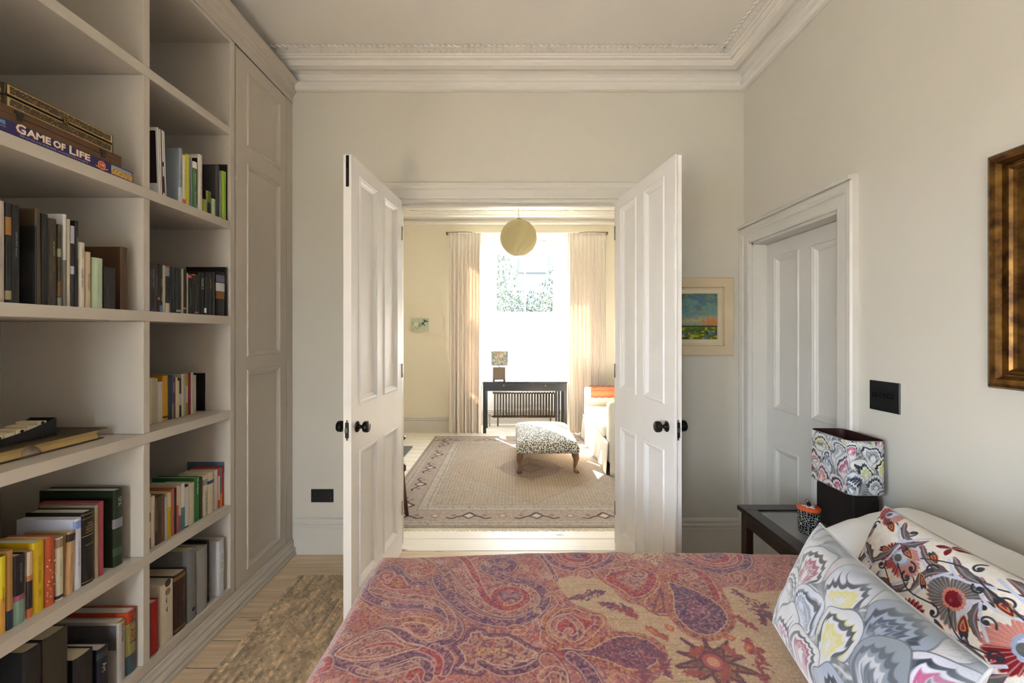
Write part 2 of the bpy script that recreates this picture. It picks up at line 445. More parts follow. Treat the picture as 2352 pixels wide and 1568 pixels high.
sash_window('window_2', PA, PB_, .70, 2.84, 1.74, bars=False, stile=.10)
sash_window('window_3', PC, PD, .70, 2.84, 1.74, bars=False, stile=.10)
sash_window('window_4', (RW[1], YR, 0), (RW[0], YR, 0), RW[2], RW[3], 1.6, stile=.06)  # unseen window behind the camera, added to light the near room
sash_window('window_5', (XL, LW[0], 0), (XL, LW[1], 0), LW[2], LW[3], 1.45, stile=.06)  # unseen window in the left wall, added to brighten the right wall
# ---- cornices
def cornice(name, path, m=ceil_paint):
    prof = [(0, 3.02), (.012, 3.018), (.03, 3.022), (.046, 3.034), (.046, 3.062), (.034, 3.07), (.022, 3.072), (.022, 3.084), (.03, 3.098), (.045, 3.110), (.066, 3.118),
            (.090, 3.121), (.094, 3.106), (.108, 3.103), (.140, 3.108), (.156, 3.118), (.162, 3.130), (.170, 3.126), (.184, 3.128), (.190, 3.136), (.198, 3.134), (.206, 3.140), (.245, 3.150), (.250, H), (0, H)]
    t = struct(MB().sweep(path, (0, 0, 1), prof).build(name, m))
    # leaf band and rope bead along the inner edge
    lf = MB(); rp = MB()
    for i in range(len(path)-1):
        p = Vector(path[i]); q = Vector(path[i+1]); d = (q-p); Ln = d.length; d.normalize(); n = Vector((-d.y, d.x, 0))
        k = int(Ln/.034)
        for j in range(k):
            c = p+d*(Ln*(j+.5)/k)
            if not (XL+.3 < c.x < 3 and c.y > -.6): continue
            a = c+n*.258+Vector((0, 0, H-.007)); dd = d*.0135+n*.004
            nn = 6; vs = []
            for (t_, r) in ((-1, .004), (-.5, .009), (.5, .009), (1, .004)):
                for w in range(nn):
                    an = 2*math.pi*w/nn; vs.append(a+dd*t_+n*(r*math.cos(an)+.005*t_)+Vector((0, 0, r*math.sin(an))))
            rp.add(vs, [(x*nn+w, x*nn+(w+1) % nn, (x+1)*nn+(w+1) % nn, (x+1)*nn+w) for x in range(3) for w in range(nn)], True)
            # leaf: pointed lobe, alternately leaning
            sg = 1 if j % 2 else -1
            a = c+n*.226+Vector((0, 0, 3.142)); u = (d*.013+n*.013*sg)
            lf.add([a-u*1.1, a+n*.009*-sg+d*.008-Vector((0,0,.002)), a+u*1.1, a+n*.009*sg-d*.008-Vector((0,0,.002)), a-Vector((0, 0, .011))],
                   [(0,1,4), (1,2,4), (2,3,4), (3,0,4)], True)
    o = rp.build('rope_moulding', m, t); o['kind'] = 'stuff'
    o = lf.build('leaf_moulding', m, t); o['kind'] = 'stuff'
    return t
cornice('trim_1', [(XR, YR, 0), (XR, YB, 0), (XL, YB, 0)])
cornice('trim_2', [(FXR, YB+WT, 0), (FXR, YF, 0), (FXL, YF, 0), (FXL, YB+WT, 0)], far_wall_paint if False else ceil_paint)
# ---- skirting boards
skp = [(0, 0), (.022, 0), (.022, .165), (.018, .172), (.018, .178), (.024, .184), (.024, .192), (.014, .198), (.012, .206), (.017, .212), (.014, .222), (.006, .229), (0, .231)]
def skirt(name, path): return struct(MB().sweep(path, (0, 0, 1), skp).build(name, trim_paint))
skirt('baseboard_back_left', [(OL-.10, YB, 0), (-1.42, YB, 0)])
skirt('baseboard_back_right', [(XR, DY1+.075, 0), (XR, YB, 0), (OR_+.10, YB, 0)])
skirt('baseboard_right', [(XR, YR, 0), (XR, DY0-.115, 0)])
skirt('baseboard_far_left', [(BX0-.03, YF, 0), (FXL, YF, 0), (FXL, YB+WT, 0)])
skirt('baseboard_far_right', [(FXR, YB+WT, 0), (FXR, YF, 0), (BX1+.03, YF, 0)])
skirt('baseboard_bay', [(BX1, YF+.01, 0), (BXb, BY-.02, 0), (BXa, BY-.02, 0), (BX0, YF+.01, 0)])
# ---- architraves (profile across the width a, projecting b)
arch = [(0, 0), (0, .018), (.010, .022), (.055, .022), (.060, .028), (.068, .028), (.078, .034), (.098, .034), (.105, .026), (.105, 0)]
# double doorway: going up the left side, across, down the right, seen from the bedroom (plane normal towards -Y)
struct(MB().sweep([(OR_, YB, 0), (OR_, YB, OH), (OL, YB, OH), (OL, YB, 0)], (0, -1, 0), [(-a, b) for a, b in arch]).build('trim_3', trim_paint))
lin_ = MB(); lin_.box(OL-.0, OL+.018, YB-.002, YB+WT+.002, 0, OH); lin_.box(OR_-.018, OR_, YB-.002, YB+WT+.002, 0, OH); lin_.box(OL, OR_, YB-.002, YB+WT+.002, OH-.018, OH)
lin_.box(OL+.018, OR_-.018, YB+.05, YB+.075, OH-.033, OH-.018)
struct(lin_.build('trim_4', trim_paint))
# side door architrave on the right wall (plane normal towards -X)
pth = [(XR, DY0, 0), (XR, DY0, DH), (XR, DY1, DH), (XR, DY1, 0)]
tmp = MB().sweep(pth, (-1, 0, 0), [(a, b) for a, b in arch])
ymid = (DY0+DY1)/2
if max(v[1] for v in tmp.v) < DY1+.02: tmp = MB().sweep(pth, (-1, 0, 0), [(-a, b) for a, b in arch])
tmp.v = [(v[0], min(v[1], YB-.002), v[2]) for v in tmp.v]
struct(tmp.build('trim_5', trim_paint))
cap = MB().sweep([(XR, DY0-.105, DH+.105), (XR, YB-.003, DH+.105)], (-1, 0, 0), [(-.002, 0), (-.002, .045), (.008, .05), (.016, .045), (.022, .02), (.024, 0)])
zz = [v[2] for v in cap.v]
if min(zz) < DH+.10: cap.v = [(v[0], v[1], 2*(DH+.105)-v[2]) for v in cap.v]
struct(cap.build('trim_6', trim_paint))
jm = MB(); jm.box(XR-.001, XR+.14, DY0, DY0+.015, 0, DH); jm.box(XR-.001, XR+.14, DY1-.015, DY1, 0, DH); jm.box(XR-.001, XR+.14, DY0, DY1, DH-.015, DH)
jm.box(XR+.128, XR+.14, DY0, DY1, 0, DH)
struct(jm.build('trim_7', trim_paint))

# ---------------------------------------------------------------- panelled leaves
mould = [(0, 0), (.003, .005), (.009, .0065), (.014, .003), (.020, .0015), (.028, -.006), (.034, -.0095), (.036, -.012)]
def leaf(name, loc, ang, W, Hh, T, cols, rows, m, z0=.008, side=1):
    """local x along the width, y thickness (0 = face 1, side*T = face 2)"""
    t = empty(name, loc, rot=(0, 0, ang)); struct(t)
    f = MB(); xs = sorted({0, W} | {c for p in cols for c in p}); zs = sorted({z0, Hh} | {c for p in rows for c in p})
    y0, y1 = (0, T) if side > 0 else (-T, 0)
    inner = lambda a, b, c, d: any(abs(a-p[0]) < 1e-6 and abs(b-p[1]) < 1e-6 for p in cols) and any(abs(c-p[0]) < 1e-6 and abs(d-p[1]) < 1e-6 for p in rows)
    f.box(0, cols[0][0], y0, y1, z0, Hh); f.box(cols[-1][1], W, y0, y1, z0, Hh)
    f.box(cols[0][0], cols[-1][1], y0, y1, z0, rows[0][0]); f.box(cols[0][0], cols[-1][1], y0, y1, rows[-1][1], Hh)
    for a, b in zip(rows, rows[1:]): f.box(cols[0][0], cols[-1][1], y0, y1, a[1], b[0])
    for a, b in zip(cols, cols[1:]):
        for r in rows: f.box(a[1], b[0], y0, y1, r[0], r[1])
    f.build('leaf_frame', m, t, world=False)
    for c in cols:
        for r in rows:
            p = MB().box(c[0], c[1], y0+.012, y1-.012, r[0], r[1]).build('panel', m, t, world=False)
            for (yy, nn) in ((y0, -1), (y1, 1)):
                pth = [(c[0], yy, r[0]), (c[1], yy, r[0]), (c[1], yy, r[1]), (c[0], yy, r[1])]
                q = MB().sweep(pth, (0, nn, 0), [(-a if nn > 0 else a, b) for a, b in mould], closed=True)
                if min(v[0] for v in q.v) < c[0]-.005: q = MB().sweep(pth, (0, nn, 0), [(a if nn > 0 else -a, b) for a, b in mould], closed=True)
                q.build('panel_moulding', m, p, world=False)
    return t
def knob(parent, c, axis):
    k = MB(); k.lathe([(.027, 0), (.028, .003), (.024, .008), (.011, .013), (.009, .022), (.011, .031), (.0265, .036), (.028, .040), (.028, .056), (.025, .060)], c, axis, 24)
    return k.build('door_knob', black_metal, parent, world=False)
cols = [(.09, .32), (.415, .645)]; rows = [(.157, .849), (1.08, 2.237)]
# left leaf: hinge at (OL.., YB); local +x runs towards the camera
aL = math.atan2(-.73, -.058); LL = leaf('door_1', (-.722, YB, 0), aL, .733, 2.306, .040, cols, rows, door_paint, side=-1)
aR = math.atan2(-.73, .111); RR = leaf('door_2', (.676, YB, 0), aR, .738, 2.306, .040, cols, rows, door_paint, side=1)
for t, sd in ((LL, -1), (RR, 1)):
    knob(t, (.668, 0, .972), (0, -sd, 0)); knob(t, (.668, sd*.04, .972), (0, sd, 0))
    MB().cbox(.733 if sd < 0 else .738, .737 if sd < 0 else .742, min(sd*.012, sd*.030), max(sd*.012, sd*.030), .93, 1.005, .001).build('latch_plate', black_plastic, t, world=False)
    MB().box(.737 if sd < 0 else .742, .748, min(sd*.015, sd*.027), max(sd*.015, sd*.027), .958, .980).build('latch_bolt', steel, t, world=False)
    for z in (.93-.012, 1.005): MB().cbox(.733 if sd < 0 else .738, .736 if sd < 0 else .741, min(sd*.016, sd*.026), max(sd*.016, sd*.026), z, z+.012, .001).build('strike_tip', steel, t, world=False)
    for z in (.25, 1.15, 2.05): MB().lathe([(.006, 0), (.006, .09)], (0, 0, z), (0, 0, 1), 10).build('hinge', steel, t, world=False)
MB().cbox(.733, .7345, -.027, -.011, 2.306-.155, 2.303, .0006).build('flush_bolt', black_plastic, LL, world=False)
MB().box(.7345, .739, -.022, -.016, 2.24, 2.26).build('bolt_slide', black_metal, LL, world=False)
MB().cbox(.738, .746, 0, .012, .008, 2.306, .001).build('closing_bead', door_paint, RR, world=False)
# side door on the right wall
SD = leaf('door_3', (XR+.128, DY1-.017, 0), -math.pi/2, DY1-DY0-.034, DH-.018, .04, [(.07, .30), (.40, .63)], [(.12, .75), (.975, 1.91)], side_door_paint, side=-1)
knob(SD, (.66, -.04, .95), (0, -1, 0))
# sockets and switches
def plate(name, label, cat, boxes, loc):
    t = empty(name, loc, label, cat); return t
t = empty('wall_socket', (-1.243, YB, .376), 'black double power socket on the wall left of the double doors', 'socket')
MB().cbox(-1.316, -1.170, YB-.006, YB, .333, .419, .0015).build('face_plate', black_plastic, t)
for x in (-1.285, -1.201):
    MB().cbox(x-.008+.0, x+.008, YB-.009, YB-.006, .385, .409, .001).build('rocker_switch', mat('socket_rocker', (34, 34, 35), .4), t) if False else None
MB().cbox(-1.256, -1.230, YB-.0085, YB-.006, .380, .408, .001).build('rocker_switch', mat('socket_rocker', (10, 10, 11), .3), t)
for x in (-1.287, -1.199):
    q = MB()
    q.box(x-.003, x+.003, YB-.0068, YB-.006, .378, .390); q.box(x-.013, x-.006, YB-.0068, YB-.006, .358, .363); q.box(x+.006, x+.013, YB-.0068, YB-.006, .358, .363)
    q.build('pin_slots', mat('slot_dark', (60, 60, 62), .5), t)
t = empty('dimmer_switch', (XR, 1.745, 1.181), 'black metal dimmer plate with three round knobs on right wall', 'light switch')
MB().cbox(XR-.006, XR, 1.675, 1.815, 1.120, 1.242, .0015).build('face_plate', black_plastic, t)
for y in (1.708, 1.745, 1.782): MB().lathe([(.010, 0), (.010, .004), (.0085, .006), (.0085, .016), (.007, .018)], (XR-.006, y, 1.185), (-1, 0, 0), 18).build('dimmer_knob', black_metal, t)
# outside
gm = mat('garden_ground', (96, 98, 96), .9, var=.2, scale=1)
struct(box_obj('ground', (-60, 60, -60, 5, -.6, -.5), gm)); struct(box_obj('ground', (-60, 60, 5, 60, -.6, -.5), mat('garden_grass', (84, 92, 60), .95, var=.3, scale=2)))
# ================================================================ BOOKCASE AND CUPBOARD
XS = -1.44; SH = [2.49, 2.010, 1.526, 1.044, .562]; ST = .040
bc = empty('bookcase', (XS-.29, 1.2, 0), 'tall built-in greige bookcase with open square compartments along left wall', 'bookcase')
for z in SH: MB().cbox(XL+.02, XS, .10, 2.19, z-ST, z, .0012).build('shelf', shelf_paint, bc)
MB().cbox(XL+.02, XS, .10, 2.19, .097, .137, .0012).build('shelf', shelf_paint, bc)
MB().cbox(XL+.02, XS, .10, 2.225, 2.925, 2.945, .0012).build('top_board', shelf_paint, bc)
zz = [.137]+[z for z in sorted(SH)]+[2.925+ST]
for y0, y1 in ((.10, .13), (1.185, 1.215) if False else (.62, .65), (1.675, 1.705)):
    for a, c in zip(zz, zz[1:]):
        MB().cbox(XL+.02, XS-.0015, y0, y1, a+.0008, c-ST-.0008, .001).build('divider', shelf_paint, bc)
MB().cbox(XL+.02, XS, 2.19, 2.225, .097, 2.925, .001).build('side_panel', shelf_paint, bc)
MB().box(XL+.003, XL+.02, .10, 2.225, .097, 2.945).build('back_panel', shelf_paint, bc)
cb = empty('fitted_cupboard', (XS-.29, 2.5, 0), 'narrow tall greige cupboard with panelled door between bookcase and back wall', 'cupboard')
q = MB(); q.box(XL+.02, XS, 2.735, 2.808, .09, 2.945); q.box(XL+.02, XS, 2.232, 2.735, .05, .094); q.box(XL+.003, XL+.02, 2.232, 2.808, .05, 2.945)
q.build('carcass', shelf_paint, cb)
dm = MB(); Y0, Y1 = 2.234, 2.731
pr = [(.157, 1.24), (1.313, 2.362), (2.458, 2.872)]; pc = (2.327, 2.665)
x0, x1 = XS-.021, XS
dm.box(x0, x1, Y0, pc[0], .096, 2.94); dm.box(x0, x1, pc[1], Y1, .096, 2.94)
zs = [.096]+[v for p in pr for v in p]+[2.94]
for a, c in zip(zs[::2], zs[1::2]): dm.box(x0, x1, pc[0], pc[1], a, c)
dr = dm.build('cupboard_door', shelf_paint, cb)
for (a, c) in pr:
    MB().box(x0+.002, x1-.009, pc[0], pc[1], a, c).build('panel', shelf_paint, dr)
    pth = [(x1, pc[0], a), (x1, pc[1], a), (x1, pc[1], c), (x1, pc[0], c)]
    ml = [(0, 0), (.002, .004), (.008, .006), (.014, .004), (.018, -.002), (.026, -.006), (.030, -.009)]
    qm = MB().sweep(pth, (1, 0, 0), ml, closed=True)
    if min(v[1] for v in qm.v) < pc[0]-.004: qm = MB().sweep(pth, (1, 0, 0), [(-a_, b_) for a_, b_ in ml], closed=True)
    qm.build('panel_moulding', shelf_paint, dr)
q = MB(); q.prism([(x1, 2.233), (x1+.012, 2.233), (x1+.004, 2.246), (x1, 2.25)], 'z', 2.236, 2.262); q.build('door_latch', shelf_paint, cb)
# crown and plinth mouldings along both units
crown = [(0, 2.946), (.004, 2.946), (.006, 2.99), (.012, 2.993), (.014, 3.004), (.026, 3.012), (.030, 3.022), (.036, 3.026), (.040, 3.045), (.052, 3.052), (.056, 3.064), (.056, 3.072), (-.3, 3.072), (-.3, 2.946)]
struct(MB().sweep([(XS, YB-.002, 0), (XS, .10, 0)], (0, 0, 1), [(a, b) for a, b in crown]).build('trim_8', shelf_paint))
pl = [(0, 0), (.036, 0), (.036, .018), (.030, .024), (.030, .034), (.034, .040), (.028, .050), (.018, .056), (.018, .066), (.010, .076), (.006, .090), (0, .094), (-.3, .094), (-.3, 0)]
o = struct(MB().sweep([(XS, YB-.002, 0), (XS, .10, 0)], (0, 0, 1), pl).build('baseboard_bookcase', shelf_paint))

# ================================================================ BOOKS
page_m = mat('book_pages', (214, 200, 172), .9, var=.08, scale=60, stretch=(1, 30, 1))
page_w = mat('white_pages', (226, 222, 212), .9, var=.05, scale=60, stretch=(1, 30, 1))
CM = {}
def cm(c, rough=.45):
    k = tuple(c)+(rough,)
    if k not in CM: CM[k] = mat('cover_%d_%d_%d' % tuple(c[:3]) + ('' if rough == .45 else 'm'), c, rough, var=.05, scale=25)
    return CM[k]
def book(loc, th, ht, dp, col, label, group, spine=None, bands=(), txt=None, lean=0, pages=None, soft=False, yaw=0, side=None, cat='book', lip=None, front=None, name='book'):
    """local frame: spine faces +x at x=0, thickness along y (centre 0), height z"""
    t = empty(name, loc, label, cat, group, rot=(lean, 0, yaw))
    bt = .0012 if soft else .0028; r = min(.006, th*.22); h = th/2
    outer = [(-dp, -h), (-r, -h), (-r*.3, -h*.72), (0, -h*.3), (0, h*.3), (-r*.3, h*.72), (-r, h), (-dp, h)]
    innr = [(-dp, h-bt), (-r-bt, h-bt), (-r*.3-bt, h*.6), (-bt*1.3, 0), (-r*.3-bt, -h*.6), (-r-bt, -h+bt), (-dp, -h+bt)]
    cv = MB(); cv.prism(outer+innr, 'z', 0, ht); c = cv.build('cover', cm(col), t, world=False)
    if soft: c.data.update()
    ins = .0008 if soft else .004
    MB().box(-dp+(.001 if soft else .004), -bt*2-.001, -h+bt, h-bt, ins, ht-ins-.0005).build('pages', pages or page_m, t, world=False)
    if side: MB().box(-dp+.001, -.009, -h-.0006, -h, ht*side[1], ht*side[2]).build('cover_print', cm(side[0]), t, world=False)
    for bnd in bands:
        a, b_, bc_ = bnd[:3]
        MB().prism([(-r-.003, -h-.0004), (-r, -h-.0004), (-r*.3+.0004, -h*.74), (.0005, -h*.3), (.0005, h*.3), (-r*.3+.0004, h*.74), (-r, h+.0004), (-r-.003, h+.0004)], 'z', ht*a, ht*b_).build('spine_band', cm(bc_), t, world=False)
    if txt:
        for q in (txt if isinstance(txt, list) else [txt]):
            s, c0, zc, zl, sz = q[:5]; off = q[5] if len(q) > 5 else 0
            lettering(s, sz*th, cm(c0), t, (.0006, off*th, ht*zc), (0, 0, -1), (0, 1, 0), width=ht*zl, bold=.0000)
    return t
def Yat(x, X): return -X*F/(1176-x)
def row(ox, oy, sc, z, place, group, items, inset):
    for it in items:
        x0, x1, yt, col, desc = it[:5]; kw = dict(it[5]) if len(it) > 5 else {}
        X = XS-kw.pop('ins', inset); dp = kw.pop('dp', None)
        px0, px1 = ox+x0/sc, ox+x1/sc; ya, yb = Yat(px0, X), min(Yat(px1, X), 2.186)
        ym = (ya+yb)/2; th = max(.005, yb-ya-.0006); top = EYE+(766-(oy+yt/sc))*ym/F; ht = top-z-.001
        lean = kw.get('lean', 0)
        book((X, ym, z+.0005+abs(math.sin(lean))*th/2), th, ht, dp or min(.24, ht*.72), col, desc+' '+place, group, **kw)
W_ = (225, 222, 214); CR = (214, 200, 170); BK = (20, 19, 19)
# second shelf down, right-hand compartment: cookbooks
row(330, 280, 6.532, SH[1], 'on cookbook shelf', 'cookbooks and magazines on the upper right shelf', [
 (236, 252, 95, (232, 230, 226), 'white magazine with dark flower photograph on its cover', dict(soft=True, side=((24, 16, 22), .17, .95), lean=.035, dp=.23)),
 (262, 279, 120, (226, 223, 214), 'white magazine just right of the flower-covered one', dict(soft=True, lean=.03, dp=.22)),
 (283, 296, 135, (120, 60, 62), 'thin maroon-spined magazine leaning left', dict(soft=True, lean=.035, dp=.22)),
 (304, 322, 140, (222, 220, 208), 'cream magazine leaning left with black spine blocks', dict(soft=True, lean=.04, dp=.22, bands=[(.05, .3, (30, 30, 34)), (.45, .52, (30, 30, 34))])),
 (330, 346, 160, (216, 212, 198), 'last leaning cream magazine beside grey-blue hardback', dict(soft=True, lean=.042, dp=.22)),
 (540, 590, 400, (142, 150, 160), 'grey-blue hardback with pink and black spine lettering', dict(txt=[('A.A.Gill', (190, 90, 110), .75, .3, .62), ('TABLE TALK', (40, 44, 60), .42, .3, .5)], bands=[(0, .28, (200, 204, 200))], dp=.17)),
 (592, 640, 500, (226, 216, 184), 'cream paperback with orange block at spine foot', dict(soft=True, bands=[(0, .1, (206, 92, 40))], txt=('Bourke Street and Food Course', (80, 80, 74), .5, .7, .4))),
 (645, 704, 490, (186, 186, 52), 'yellow-green book', dict(dp=.18)),
 (708, 732, 530, (120, 130, 160), 'thin blue-grey booklet with white edge', dict(soft=True)),
 (748, 812, 600, (76, 120, 66), 'green book with white square and white spine lettering', dict(bands=[(.86, 1, (226, 222, 214))], txt=[('Raw Freedom', (232, 234, 226), .2, .34, .42, -.1), ('Saskia Fraser', (190, 210, 180), .62, .3, .4, -.1)], dp=.12)),
 (832, 892, 495, (222, 212, 200), 'tall white-spined bread book with brown capitals', dict(txt=('TARTINE BREAD', (150, 104, 92), .48, .86, .62), side=((34, 28, 26), .1, .93), dp=.2)),
 (905, 950, 1160, (150, 160, 50), 'short lime booklet standing low', dict(soft=True, dp=.06)),
 (955, 1025, 1040, (16, 20, 14), 'short black booklet beside the lime one', dict(soft=True, dp=.07, bands=[(.5, 1, (110, 120, 40))])),
 (1032, 1088, 1155, (176, 200, 160), 'short mint green booklet', dict(soft=True, dp=.06)),
 (1095, 1148, 650, (62, 58, 60), 'dark grey glossy hardback with pale lettering', dict(txt=('NEVER TOO', (190, 180, 170), .8, .3, .3), dp=.24)),
 (1190, 1245, 745, (222, 226, 220), 'white book with bright green spine edge', dict(bands=[(0, 1, (150, 186, 40))], side=((226, 226, 222), .3, 1), dp=.09)),
 (1250, 1303, 640, (34, 28, 26), 'worn black book with torn top against the side panel', dict(dp=.16)),
], .012)
# third shelf down, right: dark paperbacks
row(330, 580, 9.8, SH[2], 'on right-hand dark paperback shelf', 'dark paperbacks on the middle right shelf', [
 (135, 250, 208, (36, 32, 32), 'black thick novel with large grey author name', dict(txt=[('DONNA TARTT', (170, 160, 150), .66, .52, .46, .18), ('THE SECRET HISTORY', (120, 112, 104), .66, .52, .3, -.26)], bands=[(0, .06, (40, 46, 84))])),
 (252, 330, 222, (48, 38, 36), 'dark brown novel with pale spine lettering', dict(txt=('THE HARE WITH AMBER EYES', (150, 138, 128), .55, .66, .42))),
 (332, 370, 245, (30, 26, 25), 'thin black paperback with orange emblem', dict(bands=[(.25, .3, (206, 110, 60))])),
 (372, 438, 262, (28, 22, 22), 'black paperback with yellow script and blue foot', dict(txt=[('Brooklyn', (190, 170, 30), .62, .25, .6), ('m Toibin', (206, 202, 196), .3, .25, .6)], bands=[(0, .14, (92, 112, 160))])),
 (440, 500, 288, (176, 166, 138), 'beige paperback showing its page edges', dict(soft=True)),
 (502, 604, 302, (24, 30, 34), 'black paperback with grey portrait and cream foot', dict(bands=[(.97, 1, (180, 40, 50)), (.78, .97, (140, 144, 140)), (0, .2, (196, 184, 158))])),
 (606, 668, 318, (22, 26, 26), 'black paperback with two lines of small capitals', dict(txt=('JOSE SARAMAGO', (120, 122, 116), .5, .6, .4))),
 (670, 755, 318, (18, 24, 22), 'black-green paperback with faint grey lettering', dict(txt=('BLINDNESS', (92, 100, 96), .55, .55, .4))),
 (757, 862, 345, (26, 28, 24), 'plain blackish wide paperback', dict(bands=[(.03, .07, (180, 170, 160))])),
 (865, 902, 362, (170, 156, 130), 'beige thin paperback, the second from the left', dict(soft=True)),
 (905, 978, 372, (20, 20, 16), 'black paperback with small gold line', dict(bands=[(.1, .13, (160, 150, 90))])),
 (980, 1003, 455, (168, 140, 120), 'very thin pinkish paperback', dict(soft=True)),
 (1005, 1108, 470, (24, 34, 26), 'black-green paperback with red square at its top', dict(txt=('La fortuna dei Perez', (130, 150, 120), .42, .66, .36), bands=[(.89, .96, (190, 70, 60))])),
 (1110, 1172, 482, (24, 20, 20), 'black paperback with orange-red top band', dict(bands=[(.97, 1, (210, 70, 30))])),
 (1174, 1250, 490, (22, 22, 18), 'black paperback with dim olive lettering', dict(bands=[(.03, .06, (190, 120, 40))], txt=('GILLIAN FLYNN', (96, 96, 70), .6, .5, .4))),
 (1252, 1382, 445, (16, 16, 16), 'thick black paperback with big cream capitals', dict(txt=('PANICS', (206, 192, 176), .73, .26, .6))),
 (1384, 1422, 520, (28, 30, 30), 'thin charcoal paperback with white foot label', dict(bands=[(.05, .17, (200, 202, 200))])),
 (1424, 1560, 445, (24, 26, 34), 'black hardback with orange spine lettering', dict(txt=('T.AUSTERR', (196, 130, 44), .75, .26, .34, .1))),
 (1562, 1618, 430, (40, 44, 38), 'narrow dark grey book beside the leaning pair', {}),
 (1660, 1850, 430, (22, 24, 22), 'thick black book with colour photograph on spine', dict(bands=[(.55, .74, (200, 200, 196)), (.38, .54, (130, 84, 40)), (.76, .92, (110, 100, 130))], dp=.15)),
 (1862, 1950, 330, (14, 14, 13), 'tall black hardback with small yellow capitals by the side panel', dict(txt=('LOUIS CANE', (186, 180, 60), .72, .42, .3), lean=.03, dp=.2)),
], .008)
# fourth shelf down, right
row(330, 840, 9.8, SH[3], 'on right-hand fourth shelf', 'mixed paperbacks on the fourth right shelf', [
 (90, 150, 255, (104, 124, 140), 'slate blue paperback half hidden behind the divider', {}),
 (152, 206, 268, (206, 190, 156), 'cream slim paperback with small title', dict(soft=True)),
 (208, 266, 262, (190, 176, 146), 'beige paperback, second of the cream ones', dict(soft=True)),
 (268, 330, 275, (180, 168, 142), 'stone-coloured paperback, third of the cream ones', dict(soft=True)),
 (332, 450, 352, (208, 198, 184), 'thick off-white paperback with tiny grey title', dict(txt=('Jeanette Winter', (110, 104, 96), .82, .3, .2))),
 (452, 566, 215, (206, 150, 24), 'bright ochre yellow thick book', dict(bands=[(.06, .1, (60, 34, 20))])),
 (568, 652, 208, (36, 46, 58), 'dark slate hardback', {}),
 (654, 695, 212, (60, 84, 120), 'blue book with white stacked capitals', dict(txt=('DEAR LUPIN', (232, 232, 224), .72, .38, .8), bands=[(0, .35, (130, 120, 116))])),
 (697, 722, 268, (110, 22, 26), 'thin dark red book', {}),
 (724, 774, 258, (228, 208, 170), 'pale cream shiny paperback', dict(soft=True)),
 (776, 810, 330, (212, 204, 166), 'cream booklet with red title', dict(soft=True, txt=('EDWARD', (180, 40, 36), .3, .2, .6))),
 (812, 858, 275, (36, 38, 44), 'black booklet with black-and-white floral spine', dict(bands=[(.3, .6, (190, 186, 176))])),
 (860, 910, 180, (214, 206, 178), 'white floral tall book with grey sprigs', {}),
 (912, 958, 172, (170, 160, 150), 'lilac-grey slender book', {}),
 (960, 1008, 160, (196, 180, 160), 'book with lime green top and foot', dict(bands=[(.7, 1, (150, 150, 40)), (0, .3, (140, 144, 40))])),
 (1010, 1074, 156, (140, 20, 24), 'deep red hardback', {}),
 (1076, 1134, 146, (198, 198, 196), 'white-grey hardback with fine vertical title', dict(txt=('PLANNING FOR EVERYONE', (130, 110, 110), .4, .5, .4))),
 (1136, 1196, 205, (198, 176, 148), 'sandy paperback beside the black box file', dict(soft=True)),
 (1380, 1448, 160, (14, 13, 14), 'large black book standing last in line', dict(dp=.23, txt=('THE RED BOOK', (90, 60, 50), .7, .4, .3))),
], .125)
